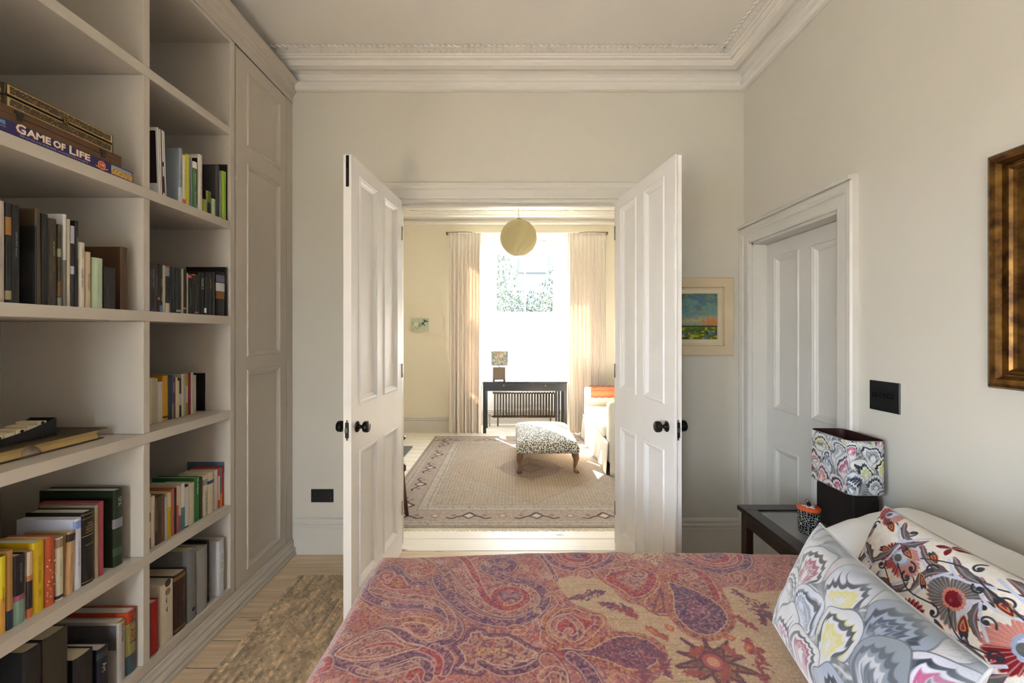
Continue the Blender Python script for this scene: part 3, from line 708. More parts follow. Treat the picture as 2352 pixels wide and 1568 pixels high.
# fifth shelf down, right
row(330, 1040, 6.532, SH[4], 'on right-hand fifth shelf', 'paperbacks on the fifth right shelf', [
 (60, 118, 615, (206, 190, 150), 'cream book with brown scroll drawing by divider', dict(bands=[(.5, .66, (110, 84, 50)), (0, .2, (90, 80, 60))])),
 (120, 178, 645, (222, 208, 188), 'white paperback with red dotted lettering', dict(soft=True, txt=('PLAY THE HUSK WHEN COMING', (176, 60, 50), .55, .85, .38))),
 (180, 214, 675, (100, 88, 52), 'olive worn narrow book', dict(bands=[(0, .3, (50, 40, 40))])),
 (217, 274, 645, (74, 52, 34), 'dark brown book with carved lettering', dict(txt=('FREEDOM', (50, 34, 24), .5, .7, .5))),
 (276, 324, 622, (112, 78, 54), 'mid brown smooth book', {}),
 (327, 364, 648, (186, 184, 172), 'grey-white slim book', {}),
 (366, 424, 585, (214, 196, 148), 'cream book whose lower two thirds are yellow', dict(bands=[(0, .68, (198, 164, 30))], txt=('LACEL', (150, 110, 30), .52, .3, .4))),
 (426, 468, 530, (180, 96, 68), 'salmon pink hardback', {}),
 (470, 500, 525, (34, 36, 70), 'navy slim hardback', {}),
 (502, 526, 485, (220, 188, 140), 'cream and orange two-tone thin book', dict(bands=[(0, .58, (204, 84, 30))])),
 (528, 574, 490, (204, 180, 160), 'oatmeal book with orange and purple lettering', dict(bands=[(0, .35, (130, 100, 130))])),
 (576, 626, 452, (216, 214, 206), 'white book with teal lower half', dict(bands=[(0, .48, (76, 124, 116))])),
 (630, 684, 482, (24, 22, 24), 'black-framed white slipcase', dict(bands=[(.03, .97, (196, 194, 188))])),
 (692, 770, 445, (206, 186, 160), 'pale cream fat paperback', dict(soft=True)),
 (772, 845, 360, (28, 108, 40), 'bright green thick book with white title', dict(txt=('Life on Earth', (236, 240, 226), .8, .42, .5), dp=.2)),
 (847, 893, 362, (52, 54, 20), 'dark olive slim book', {}),
 (895, 970, 330, (206, 192, 166), 'cream paperback with grey feather drawing', dict(bands=[(.76, .9, (150, 144, 132))], txt=('The Fat Tower', (100, 90, 80), .36, .5, .5))),
 (972, 1068, 280, (210, 194, 164), 'wide cream paperback with small blue square', dict(bands=[(.72, .8, (60, 70, 130))])),
 (1070, 1124, 250, (196, 184, 166), 'grey-cream paperback with pencil sketch', {}),
 (1126, 1150, 222, (170, 60, 50), 'thin book with red and white zigzag', dict(bands=[(.2, .8, (206, 170, 150))])),
 (1152, 1184, 216, (92, 120, 124), 'teal and orange thin book', dict(bands=[(0, .34, (214, 130, 40))])),
 (1186, 1222, 198, (178, 30, 36), 'shiny red thin book', {}),
 (1242, 1278, 125, (84, 104, 130), 'tall slate blue book at the far end', dict(dp=.19, lean=.02)),
], .03)
# bottom shelf, right
B6 = .137
row(330, 1210, 5.057, B6, 'on the bottom right shelf', 'large books and binders on the bottom right shelf', [
 (40, 92, 905, (30, 62, 68), 'dark teal hardback beside the divider', {}),
 (94, 184, 855, (170, 22, 22), 'bright red hardback', dict(pages=page_w, dp=.12)),
 (206, 350, 640, (214, 202, 178), 'thick cream book with moon phases down its spine', dict(soft=True, dp=.17)),
 (360, 505, 520, (44, 20, 18), 'dark maroon bound book with gilt ornament', dict(txt=('DELIZIE', (120, 84, 40), .62, .5, .3, .2), bands=[(.9, .96, (120, 90, 40)), (.03, .08, (110, 84, 40))], dp=.19)),
 (515, 622, 255, (118, 118, 116), 'mid grey slipcase with a finger hole', dict(dp=.24)),
 (626, 750, 238, (150, 148, 144), 'pale grey box file', dict(dp=.24)),
 (868, 944, 145, (212, 212, 216), 'white ring binder with printed black label', dict(dp=.25)),
], .012)
t = empty('spiral_notebook', (XS-.02, Yat(484, XS-.02), B6), 'dark spiral-bound notebook between box file and white binder', 'notebook')
ya, yb = Yat(479.5, XS-.02), Yat(485.5, XS-.02)
MB().cbox(XS-.27, XS-.03, ya, yb, B6+.0008, B6+.30, .001).build('cover', cm((50, 36, 26)), t)
q = MB()
for k in range(26): q.lathe([(.0055, 0), (.0055, .003)], (XS-.029, (ya+yb)/2, B6+.012+k*.0109), (0, 0, 1), 10)
o = q.build('spiral_binding', cm((60, 52, 44)), t); o['kind'] = 'stuff'
# label on the binder, hole of the slipcase, small details
for o in list(bpy.data.objects):
    if o.get('label', '').startswith('white ring binder'):
        MB().box(.0, .0008, -.015, .015, .11, .225).build('spine_label', cm((226, 226, 228)), o, world=False)
        for s, z, sz in (('PRINT FONT', .186, .013), ('24 Q', .142, .016)):
            lettering(s, sz, cm((30, 28, 30)), o, (.0013, .001, z), (0, 0, -1), (0, 1, 0), width=.03)
    if o.get('label', '').startswith('mid grey slipcase'):
        MB().lathe([(.009, 0), (.009, .0008)], (0, .006, .045), (1, 0, 0), 18).build('finger_hole', cm((26, 26, 26)), o, world=False)
    if o.get('label', '').startswith('thick cream book with moon'):
        for k, (r, off, zc) in enumerate(((.016, 0, .25), (.0145, .0, .213), (.013, .0, .18), (.011, 0, .14))):
            q = MB(); n = 16; a = [(r*math.cos(2*math.pi*i/n), r*math.sin(2*math.pi*i/n)) for i in range(n)]
            if k > 1: a = [(r*math.sin(w)*.9, r*math.cos(w)) for w in np.linspace(math.pi, 2*math.pi, 9)]+[((.1+.3*(3-k))*-r*math.sin(w)*-1*.9, r*math.cos(w)) for w in np.linspace(2*math.pi, math.pi, 9)[1:-1]]
            q.add([(.0008, x, zc+y) for x, y in a], [tuple(range(len(a)))]); q.build('moon_print', cm((46, 38, 32) if k == 0 else (150, 116, 104) if k == 1 else (120, 110, 100)), o, world=False)
# ---------------- left compartment (bay 1)
g2 = 'boxes stacked on the second shelf'
z = SH[1]; X = XS-.004
# board game box, deep blue, with lettering
t = empty('board_game_box', (X-.2, 1.42, z), 'flat purple-blue board game box at the bottom of the stacked boxes', 'board game', g2)
navy = cm((44, 36, 92)); MB().cbox(X-.27, X, 1.185, 1.634, z+.0005, z+.040, .001).build('box_lid', navy, t)
def box_text(par, s, ya, yb, zc, size, col, bold=0, px=None):
    p = wloc(par); o = lettering(s, size, cm(col), par, ((px or X)-p.x, (ya+yb)/2-p.y, zc-p.z), (0, 1, 0), (0, 0, 1), bold=bold, lift=.0006)
    ys = [v.co.y for v in o.data.vertices]; k = (yb-ya)/(max(ys)-min(ys)); c0 = (ya+yb)/2-p.y; m0 = (max(ys)+min(ys))/2
    for v in o.data.vertices: v.co.y = (v.co.y-m0)*k+c0
    return o
cream_ink = (236, 226, 200)
for s_, a_, b_, sz in (('G', 1.2464, 1.272, .037), ('AME', 1.274, 1.341, .029), ('OF', 1.348, 1.385, .029), ('L', 1.397, 1.417, .037), ('IFE', 1.4195, 1.466, .029)):
    box_text(t, s_, a_-.001, b_-.001, z+.0245+(.001 if sz > .03 else 0), sz, (196, 84, 40), .0013); box_text(t, s_, a_, b_, z+.0255+(.001 if sz > .03 else 0), sz, cream_ink, .0010, px=X+.0004)
box_text(t, 'Skill and chance for all the family - an exciting journey through life', 1.257, 1.459, z+.0085, .0078, (190, 186, 210), 0)
box_text(t, 'MB', 1.207, 1.221, z+.027, .016, (120, 170, 200), .0008)
box_text(t, 'GAMES', 1.205, 1.222, z+.016, .006, (190, 190, 210), 0)
MB().box(X, X+.0004, 1.196, 1.205, z+.020, z+.034).build('red_square', cm((200, 60, 40)), t)
MB().lathe([(.0145, 0), (.0145, .0004)], (X, 1.508, z+.020), (1, 0, 0), 24).build('anniversary_seal', cm((224, 140, 80)), t)
MB().lathe([(.0115, .0004), (.0115, .0007)], (X, 1.508, z+.020), (1, 0, 0), 24).build('seal_centre', cm((206, 60, 40)), t)
box_text(t, '125', 1.5, 1.516, z+.020, .011, (240, 226, 200), .0003, px=X+.0009)
q = MB(); q.add([(X+.0005, 1.485, z+.010), (X+.0005, 1.508, z+.003), (X+.0005, 1.532, z+.010), (X+.0005, 1.532, z+.014), (X+.0005, 1.508, z+.008), (X+.0005, 1.485, z+.014)], [(0,1,4,5), (1,2,3,4)]); q.build('seal_ribbon', cm((220, 140, 60)), t)
pic = mat('game_picture', (190, 150, 80), .5, var=.6, scale=160)
MB().box(X, X+.0005, 1.543, 1.629, z+.004, z+.036).build('picture_panel', pic, t)
MB().box(X, X+.0007, 1.543, 1.629, z+.028, z+.036).build('picture_sky', cm((130, 160, 190)), t)
# plain brown wooden box
wd = mat('brown_wood_box', (92, 60, 34), .45, var=.25, scale=6, stretch=(1, .15, 3)); z2 = z+.041
t = empty('wooden_box', (X-.2, 1.40, z2), 'plain brown hinged wooden box lying between game box and inlaid box', 'box', g2)
MB().cbox(X-.26, X-.012, 1.20, 1.598, z2, z2+.023, .0015).build('box_base', wd, t); MB().cbox(X-.26, X-.012, 1.20, 1.598, z2+.024, z2+.045, .0015).build('box_lid', wd, t)
for y in (1.265, 1.525):
    q = MB(); q.cbox(X-.012, X-.0095, y-.013, y+.013, z2+.030, z2+.040, .0005); q.cbox(X-.012, X-.0085, y-.007, y+.007, z2+.013, z2+.031, .0005); q.build('clasp', cm((38, 28, 20)), t)
# inlaid box: mosaic print
m, nt, b = base_mat('inlaid_mosaic'); L = nt.links
tc = N(nt, 'ShaderNodeTexCoord'); mp = N(nt, 'ShaderNodeMapping'); mp.inputs['Scale'].default_value = (150, 150, 150); L.new(tc.outputs['Object'], mp.inputs[0])
vo = N(nt, 'ShaderNodeTexVoronoi'); vo.inputs['Scale'].default_value = 1.25; vo.inputs['Randomness'].default_value = .35; L.new(mp.outputs[0], vo.inputs['Vector'])
cr = N(nt, 'ShaderNodeValToRGB'); e = cr.color_ramp.elements; e[0].position = .30; e[0].color = (*lin((206, 178, 104)), 1); e[1].position = .46; e[1].color = (*lin((64, 44, 24)), 1)
el = e.new(.18); el.color = (*lin((96, 66, 34)), 1); el = e.new(.1); el.color = (*lin((220, 200, 140)), 1)
L.new(vo.outputs['Distance'], cr.inputs[0]); L.new(cr.outputs[0], b.inputs['Base Color']); b.inputs['Roughness'].default_value = .3
mosaic = m; z3 = z2+.046
t = empty('inlaid_box', (X-.2, 1.40, z3), 'patterned gold and dark mosaic inlaid box on top of the stack', 'box', g2)
dkw = cm((50, 34, 22)); gold = cm((186, 156, 88)); XI = X-.022
for nm, a, c in (('box_base', z3, z3+.032), ('box_lid', z3+.035, z3+.068)):
    o = MB().cbox(XI-.24, XI, 1.238, 1.575, a, c, .001).build(nm, dkw, t)
    MB().box(XI, XI+.0006, 1.244, 1.570, a+.003, c-.003).build('gold_border', gold, o)
    MB().box(XI+.0006, XI+.0012, 1.250, 1.564, a+.006, c-.006).build('mosaic_inlay', mosaic, o)
    MB().box(XI-.23, XI-.01, 1.2372, 1.238, a+.004, c-.004).build('mosaic_inlay', mosaic, o)
q = MB(); q.cbox(XI, XI+.005, 1.398, 1.412, z3+.026, z3+.044, .001); q.cbox(XI, XI+.003, 1.392, 1.418, z3+.038, z3+.046, .001); q.tube([(XI+.006, 1.405, z3+.044), (XI+.006, 1.405, z3+.02)], .0018, 8)
q.build('clasp', mat('old_brass', (120, 96, 60), .35, .9), t)
# third shelf: art books
row(0, 430, 5.227, SH[2], 'on left-hand art book shelf', 'art books on the middle left shelf', [
 (-70, 76, 155, (186, 172, 158), 'thick beige book cut by the left edge of the frame', dict(txt=('THE HEMUAKT LEATHER', (160, 146, 132), .5, .8, .3))),
 (78, 148, 190, (24, 20, 18), 'black book with gold mask picture on spine', dict(bands=[(.68, .86, (150, 104, 40)), (.03, .12, (150, 136, 100))])),
 (152, 250, 212, (14, 16, 18), 'tall black glossy book with italic white lettering', dict(txt=('ALBERTO PINTO  Bedrooms', (150, 152, 150), .6, .4, .3, -.1), dp=.26)),
 (434, 441, 462, (26, 26, 26), 'grey-black book showing its back cover and barcode', dict(dp=.15, side=((44, 44, 44), .02, .66), ins=.012)),
 (442, 508, 262, (72, 58, 38), 'olive brown scuffed book with frayed top', dict(txt=('MAGAZINE', (96, 74, 50), .55, .6, .4), lean=.01)),
 (512, 590, 320, (16, 16, 16), 'black shiny book between olive and taupe books', {}),
 (594, 698, 378, (58, 48, 36), 'dark taupe wide book with cream and gold lettering', dict(txt=[('axel vervoordt', (190, 176, 140), .66, .22, .3), ('the inspiration', (110, 86, 30), .46, .2, .28)])),
 (702, 746, 445, (60, 52, 34), 'narrow book with green and brown picture blocks', dict(bands=[(.6, .7, (150, 150, 110)), (.12, .3, (110, 74, 34)), (0, .1, (130, 130, 116))])),
 (764, 804, 322, (206, 200, 196), 'tall white over grey spined book', dict(bands=[(0, .5, (110, 104, 100))], dp=.26)),
 (808, 850, 382, (188, 180, 148), 'tall cream-green spined book', dict(txt=('KOMINSKIA', (140, 132, 100), .8, .3, .4))),
 (854, 904, 462, (176, 174, 186), 'pale lilac book with dark tree silhouettes', dict(bands=[(.5, .78, (50, 34, 34)), (0, .4, (30, 26, 36))])),
 (908, 948, 402, (22, 20, 20), 'black book with white title running down spine', dict(txt=('Elizabeth Peyton Here She Comes Now', (196, 190, 184), .68, .5, .42))),
 (952, 1032, 662, (214, 204, 186), 'off-white book with heavy black title', dict(txt=[('WILDER MANN', (40, 36, 34), .45, .34, .42, -.1), ('CHARLES FREGER', (80, 74, 68), .84, .17, .2)])),
 (1036, 1100, 775, (196, 174, 140), 'tan book with brown serif title', dict(txt=('Michelangelo', (100, 64, 40), .46, .6, .62))),
 (1120, 1250, 848, (186, 202, 168), 'pale mint green thick book', dict(txt=('The Story of Art   E.H. Gombrich', (130, 146, 118), .58, .6, .2), dp=.18)),
 (1262, 1404, 958, (26, 20, 18), 'short thick black book in front of the brown one', dict(dp=.1)),
], .012)
for o in list(bpy.data.objects):
    if o.get('label', '').startswith('grey-black book showing'):
        h = -.5*((Yat(441/5.227, XS-.012)-Yat(434/5.227, XS-.012)-.0006))
        MB().box(-.046, -.020, h-.0014, h-.0006, .01, .045).build('barcode_label', cm((206, 204, 200)), o, world=False)
        q = MB(); x = -.044
        while x < -.024: w = rnd.choice((.0005, .0009, .0012)); q.box(x, x+w, h-.0018, h-.0014, .016, .036); x += w+.0008
        o2 = q.build('barcode', cm((30, 30, 30)), o, world=False)
        MB().box(-.06, -.012, h-.0014, h-.0006, .135, .19).build('cover_picture', mat('gilt_picture', (110, 74, 30), .5, var=.7, scale=60), o, world=False)
# brown book standing behind at the right end
yb1 = Yat(280, XS-.03); book((XS-.03, yb1+.014, SH[2]+.0005), .03, .238, .2, (84, 60, 36), 'tall brown leather book, the rightmost on left-hand art book shelf', 'art books on the middle left shelf')
# fourth shelf: old book lying and black slide tray
z = SH[3]
t = empty('old_book', (XS-.2, 1.42, z), 'large old book with yellowed pages lying flat on left shelf', 'book')
oldp = mat('yellowed_pages', (206, 172, 110), .85, var=.18, scale=30, stretch=(.3, .3, 60)); cvm = mat('marbled_board', (70, 56, 30), .6, var=.5, scale=26)
q = MB(); xa, xb = XS-.36, XS-.105; q.prism([(xa, z+.004), (xb, z+.004), (xb-.006, z+.020), (xb, z+.036), (xa, z+.036)], 'y', 1.285, 1.600); q.build('pages', oldp, t)
MB().cbox(xa-.01, xb+.012, 1.275, 1.612, z+.0005, z+.0042, .001).build('bottom_board', cvm, t)
MB().cbox(xa-.01, xb+.014, 1.278, 1.622, z+.036, z+.0395, .001).build('top_board', cvm, t)
MB().cbox(xa-.012, xa-.008, 1.278, 1.612, z+.003, z+.037, .001).build('spine', cvm, t)
q = MB(); q.lathe([(.026, 0), (.026, .002)], (xb+.002, 1.375, z+.006), (1, 0, .15), 20); q.v = [v if v[2] > z+.004 else (v[0], v[1], z+.004) for v in q.v]; q.build('torn_flap', cm((150, 128, 110)), t)
t = empty('slide_tray', (XS-.25, 1.42, z+.04), 'black concave tray holding a row of cream slides, on old book', 'tray')
zt = z+.0405; xf = XS-.155; ys = np.linspace(1.16, 1.50, 18)
arc = lambda y: zt+.018+.040*abs((y-1.27)/.23)**2.0 if y > 1.27 else zt+.018+.022*((1.27-y)/.11)**2
pf = [(y, min(arc(y), zt+.060)) for y in ys]
poly = [(ys[0], zt), (ys[-1], zt)]+[(a, c) for a, c in pf[::-1]]
q = MB(); q.prism(poly, 'x', xf-.004, xf); q.prism(poly, 'x', xf-.094, xf-.090); q.cbox(xf-.09, xf-.004, 1.496, 1.50, zt, zt+.060, .0005); q.cbox(xf-.09, xf-.004, 1.16, 1.164, zt, zt+.040, .0005); q.box(xf-.09, xf-.004, 1.164, 1.496, zt, zt+.004)
q.build('tray_body', mat('black_tray', (16, 15, 15), .35), t)
crm = mat('cream_slides', (222, 206, 168), .6, var=.06)
for k in range(9):
    y = 1.20+k*.031; zz_ = arc(y+.015)
    p = MB().cbox(xf-.085, xf-.008, y, y+.029, zt+.006, min(zz_+.011-.0004*k, zt+.056), .002).build('slide', crm, t)
    if k % 2 == 0: MB().lathe([(.005, 0), (.005, .0012)], (xf-.0078, y+.015, zz_+.003), (1, 0, 0), 14).build('notch', cm((26, 22, 20)), p)
# fifth shelf left: big paperbacks
row(0, 1100, 3.35, SH[4], 'on left-hand fifth shelf', 'books on the fifth left shelf', [
 (-60, -2, 600, (206, 140, 40), 'orange-yellow book cut by the frame edge', {}),
 (0, 52, 590, (206, 152, 60), 'mustard book with bright yellow upper half', dict(bands=[(.46, 1, (212, 190, 30))], txt=('John Patience', (110, 90, 20), .5, .8, .5))),
 (56, 108, 545, (170, 124, 64), 'tan book with navy lower part', dict(bands=[(0, .24, (40, 44, 66))])),
 (112, 204, 580, (30, 24, 26), 'black paperback with mint foot and pink curve', dict(bands=[(0, .34, (132, 158, 136)), (.34, .42, (150, 80, 104))], txt=('HIS BODY BURNS', (140, 130, 120), .74, .42, .24))),
 (214, 258, 555, (206, 180, 150), 'cream-topped paperback with orange band and black lettering', dict(bands=[(.14, .56, (40, 30, 30)), (0, .14, (190, 100, 50)), (.56, .64, (190, 120, 70))])),
 (258, 352, 475, (206, 170, 24), 'bright yellow thick hardback almanac', dict(txt=[("Schott's Almanac", (140, 112, 10), .6, .5, .36), ('2006', (140, 112, 10), .28, .16, .3)], pages=page_w)),
 (356, 434, 445, (190, 84, 44), 'orange-red book with cream spots', dict(bands=[], txt=('Salt Fat Acid Heat', (120, 50, 30), .72, .4, .2), pages=page_w)),
 (438, 498, 445, (206, 196, 166), 'cream book with small portrait on top of spine', dict(bands=[(.84, .98, (150, 120, 96)), (.03, .08, (50, 52, 80))], txt=('David Attenborough', (150, 146, 110), .52, .6, .3))),
 (510, 574, 405, (190, 150, 104), 'sand-coloured book leaning right with dark head print', dict(lean=-.04, bands=[(.84, .96, (40, 32, 28))], txt=('Margery Allingham', (140, 96, 60), .5, .6, .3))),
 (580, 635, 300, (206, 206, 216), 'white thick paperback with blue watercolour blot', dict(soft=True, bands=[(.86, .97, (130, 150, 200))], txt=('YOU ARE THE PLACEBO', (120, 110, 130), .5, .5, .34), dp=.2, pages=page_w)),
 (640, 732, 240, (22, 18, 16), 'black thick hardback with gold rules and lettering', dict(bands=[(.96, .966, (190, 150, 70)), (.66, .668, (190, 150, 70)), (.03, .038, (190, 150, 70)), (.9, .905, (190, 150, 70))], dp=.2, pages=page_w)),
 (736, 764, 195, (150, 130, 100), 'tan ornamented slim spine', dict(dp=.2)),
 (767, 804, 172, (160, 62, 74), 'raspberry pink hardback', dict(dp=.22)),
 (880, 955, 75, (26, 40, 20), 'dark green-black glossy book with large white capitals', dict(dp=.28, bands=[(.5, .62, (130, 130, 136)), (.14, .24, (60, 80, 50))], txt=('SPA', (170, 168, 130), .84, .26, .55), pages=page_w)),
], .045)
for o in list(bpy.data.objects):
    l = o.get('label', '')
    if l.startswith('black thick hardback with gold'):
        for s, zf in (('THE', .86), ('ILLUSTRATED', .82), ('MEDICAL', .78), ('DICTIONARY', .74), ('Andrew Weil', .56)):
            lettering(s, .009, cm((200, 160, 90)), o, (.001, 0, .245*zf), (0, 1, 0), (0, 0, 1), width=.028)
    if l.startswith('orange-red book'):
        q = MB()
        for k in range(16): q.lathe([(.0028, 0), (.0028, .0003)], (.0004, rnd.uniform(-.014, .014), .02+k*.0085), (1, 0, 0), 10)
        o2 = q.build('printed_spots', cm((224, 190, 150)), o, world=False)
for (x, ya_, yb_, zh, c, lb) in ((XS-.30, 1.20, 1.26, .24, (20, 18, 20), 'black book standing in the back row, leftmost'), (XS-.30, 1.265, 1.31, .20, (34, 28, 26), 'dark brown book standing in the back row'), (XS-.30, 1.315, 1.37, .26, (60, 24, 24), 'dark maroon book standing in the back row')):
    book((x, (ya_+yb_)/2, SH[4]+.0005), yb_-ya_, zh, .22, c, lb+' of fifth left shelf', 'books on the fifth left shelf')
# bottom shelf left
row(0, 1370, 6.918, B6, 'on bottom left shelf', 'art books on the bottom left shelf', [
 (2018, 2176, 205, (186, 66, 30), 'orange-red art book with huge dark capitals', dict(bands=[(.78, .80, (190, 160, 60)), (.3, .78, (150, 140, 80)), (.0, .3, (60, 80, 90))], dp=.30, txt=[('THE', (30, 44, 60), .88, .24, .8), ('ART', (150, 40, 24), .58, .3, .8), ('T', (30, 40, 60), .5, .1, .7)], pages=page_w)),
 (1885, 2010, 375, (176, 168, 160), 'pale grey art book with yellow edge and black title', dict(dp=.28, bands=[(.985, 1, (190, 150, 50))], txt=[('Art in Time', (30, 28, 28), .8, .3, .5)], side=((100, 96, 96), .55, .96), pages=page_w)),
 (1560, 1740, 790, (24, 26, 44), 'navy book with white serif lettering', dict(dp=.22, bands=[(.8, .92, (60, 70, 60))], txt=('Art', (214, 208, 180), .6, .2, .55), pages=page_w)),
 (1180, 1500, 900, (28, 26, 30), 'thick black book left of the navy book', dict(dp=.2)),
 (700, 1100, 560, (52, 46, 34), 'very thick dim olive book left of the black one', dict(dp=.2)),
 (380, 690, 800, (26, 24, 26), 'thick charcoal book at the left frame edge', dict(dp=.2)),
], .02)
# ================================================================ NEAR ROOM FURNISHING
# jute rug: braided strands as real relief
nx, ny = 150, 420
xs = np.linspace(-1.262, -.30, nx); ys_ = np.linspace(.55, 2.528, ny); U, V = np.meshgrid(xs, ys_, indexing='ij')
per = .020; ph = (U+1.262)/per; row_ = np.floor(ph); fx = ph-row_
ang = V/.012+np.where(row_ % 2 == 0, fx*1.2, -fx*1.2)*1.0+row_*.37
braid = np.abs(np.sin(np.pi*ang))**.6*.5+.5
zz = .004+.014*np.sqrt(np.clip(1-(2*fx-1)**2, 0, 1))*braid+.002*vnoise(U*160, V*160, 3)
zz[0] = zz[-1] = .0006; zz[:, 0] = zz[:, -1] = .0006
tone = 1.2+.75*vnoise(row_*7.3, V*28, 5)+.25*(vnoise(U*260, V*260, 9)-.5); hue = vnoise(row_*3.1, V*9, 11)
base = np.array(lin((182, 160, 130))); alt = np.array(lin((132, 118, 100)))
strand = vnoise(np.floor(ang+.5*fx)*5.7+row_*13.1, row_*3.3+.5, 17); tone = tone*(.72+.75*strand)
C = (base*hue[..., None]+alt*(1-hue[..., None]))*tone[..., None]
rug = grid_mesh('jute_rug', np.stack([U, V, zz], -1), np.clip(C, 0, 1).reshape(-1, 3), attr_mat('jute', .95, .3, 400, .6))
md = rug.modifiers.new('t', 'SOLIDIFY'); md.thickness = .0005; md.offset = -1
tag(rug, 'braided brown-grey jute rug on floorboards between bookcase and bed', 'rug')
# bed
white_cloth = mat('white_cotton', (236, 235, 234), .85, var=.01, bump=.12, bscale=40)
t = empty('bed', (.5, .85, 0), 'double bed with white sheets standing against right wall', 'bed')
bm_ = mat('bed_base_fabric', (150, 140, 126), .85)
MB().cbox(-.44, 1.50, .14, 1.54, .14, .36, .02).build('bed_base', bm_, t)
for x in (-.22, 1.40):
    for y in (.22, 1.46): MB().lathe([(.02, 0), (.03, .14)], (x, y, 0), (0, 0, 1), 14).build('leg', cm((60, 40, 26)), t)
MB().cbox(-.45, 1.50, .13, 1.55, .36, .585, .04).build('mattress', white_cloth, t)
MB().cbox(.9, 1.50, .12, 1.56, .585, .605, .01).build('sheet', white_cloth, t)
# paisley bedspread -------------------------------------------------
def bed_top(x, y):
    """height of the spread's surface; rounded shoulders then vertical drops at foot and far side"""
    z = .618+.010*np.sin(x*3.1+.6)*np.sin(y*4.0)+.020*np.exp(-((x-.45)/.5)**2-((y-1.45)/.35)**2)+.010*vnoise(x*5, y*5, 2)+.004*vnoise(x*16, y*16, 8)
    return z
dx_u = np.concatenate([np.linspace(-.30, 0, 40)[:-1], np.linspace(0, 1.52, 570), np.linspace(1.53, 2.02, 20)])   # arc coordinate from the foot edge
dy_v = np.concatenate([np.linspace(.10, .72, 24)[:-1], np.linspace(.72, 1.60, 400), np.linspace(1.605, 1.90, 40)])
A, Bv = np.meshgrid(dx_u, dy_v, indexing='ij')
XF, YFAR, R = -.495, 1.595, .05
def fold(a, lim, r):
    """arc coordinate a (0 at the edge, negative beyond) to (position offset inside the edge, drop)"""
    L = r*math.pi/2
    pos = np.where(a > L, a, 0.0); t_ = np.clip((L-a)/r, 0, math.pi/2)
    posc = r*(1-np.sin(t_)) if False else None
    ins = np.where(a > L, a-L+r, np.where(a > 0, r-r*np.sin(t_), 0))
    drop = np.where(a > L, 0, np.where(a > 0, r*(1-np.cos(t_)), r-a))
    return ins, drop
i1, d1 = fold(A, 0, R); i2, d2 = fold(YFAR-Bv, 0, R)
Xp = XF+i1; Yp = YFAR-i2
rip = .008*np.sin(Bv*26)*np.clip(-A*6, 0, 1); Xp = Xp-rip-np.clip(-A, 0, 1)*.10
Zp = bed_top(Xp, Yp)-np.maximum(d1, d2)-.0*np.minimum(d1, d2)
Yp = Yp+.008*np.sin(A*24)*np.clip((Bv-YFAR)*6, 0, 1)
TX = XF+A; TY = Bv      # cloth coordinates
cv = Canvas(TX, TY, (178, 106, 98), .0024)
# mottled ground of the woven field
n1 = vnoise(cv.U*60, cv.V*60, 1); n2 = vnoise(cv.U*110, cv.V*110, 2); n3 = vnoise(cv.U*26, cv.V*26, 3); n4 = vnoise(cv.U*210, cv.V*210, 4)
allv = np.arange(len(cv.U))
cv.mix(allv, (n3-.35)*1.3, (166, 92, 84)); cv.mix(allv, (n1-.52)*3.5, (184, 118, 88)); cv.mix(allv, (n2-.62)*4, (134, 78, 98)); cv.mix(allv, (n4-.6)*2.4, (196, 158, 128)); cv.mix(allv, (vnoise(cv.U*150, cv.V*150, 6)-.72)*4, (150, 46, 52))
for sd_, sc_, fr_, wd_, col_ in ((61, 9, 9, .10, (196, 150, 132)), (62, 12, 8, .09, (108, 60, 84)), (63, 16, 7, .09, (176, 84, 66)), (64, 22, 6, .10, (192, 138, 118)), (65, 30, 5, .12, (112, 62, 80))):
    ff = vnoise(cv.U*sc_+.35*np.sin(cv.V*31), cv.V*sc_+.35*np.sin(cv.U*27), sd_)*fr_; ff = np.abs(ff-np.round(ff)); cv.mix(allv, np.clip((wd_-ff)/.06, 0, 1)*.7, col_)
def P7(pts): return [W7(680+x/3.794, 1220+y/3.794) for x, y in pts]
def P8(pts): return [W7(1200+x/3.459, 1220+y/3.459) for x, y in pts]
def W7(x, y):
    Z = F*(EYE-.630)/(y-766); return ((x-1176)*Z/F, Z)
CRM, PUR, RED, SAL, ORG, LIL = (200, 162, 142), (104, 58, 82), (160, 56, 62), (166, 92, 82), (176, 104, 68), (160, 112, 114)
def textured(idx, al, cols, f=200):
    nn = vnoise(cv.U[idx]*f, cv.V[idx]*f, 21); cv.mix(idx, al, cols[0]); cv.mix(idx, al*np.clip((nn-.45)*4, 0, 1), cols[1])
    if len(cols) > 2: nn = vnoise(cv.U[idx]*f*.9, cv.V[idx]*f*.9, 33); cv.mix(idx, al*np.clip((nn-.6)*5, 0, 1), cols[2])
def band(pts, w, cols, edge=CRM, ew=.0028, smooth=6, closed=False):
    pts = catmull(pts, smooth, closed); idx = cv.sub(pts, w+.02)
    if not len(idx): return
    d = cv.dist(idx, pts, closed)
    cv.mix(idx, (w+.006-d)/cv.aa+.5, PUR) if w > .012 else None
    cv.mix(idx, (w+.0028-d)/cv.aa+.5, edge); textured(idx, np.clip((w-d)/cv.aa+.5, 0, 1), cols)
    if w > .016: cv.mix(idx, (.0022-np.abs(d-w*.45))/cv.aa+.5, LIL)
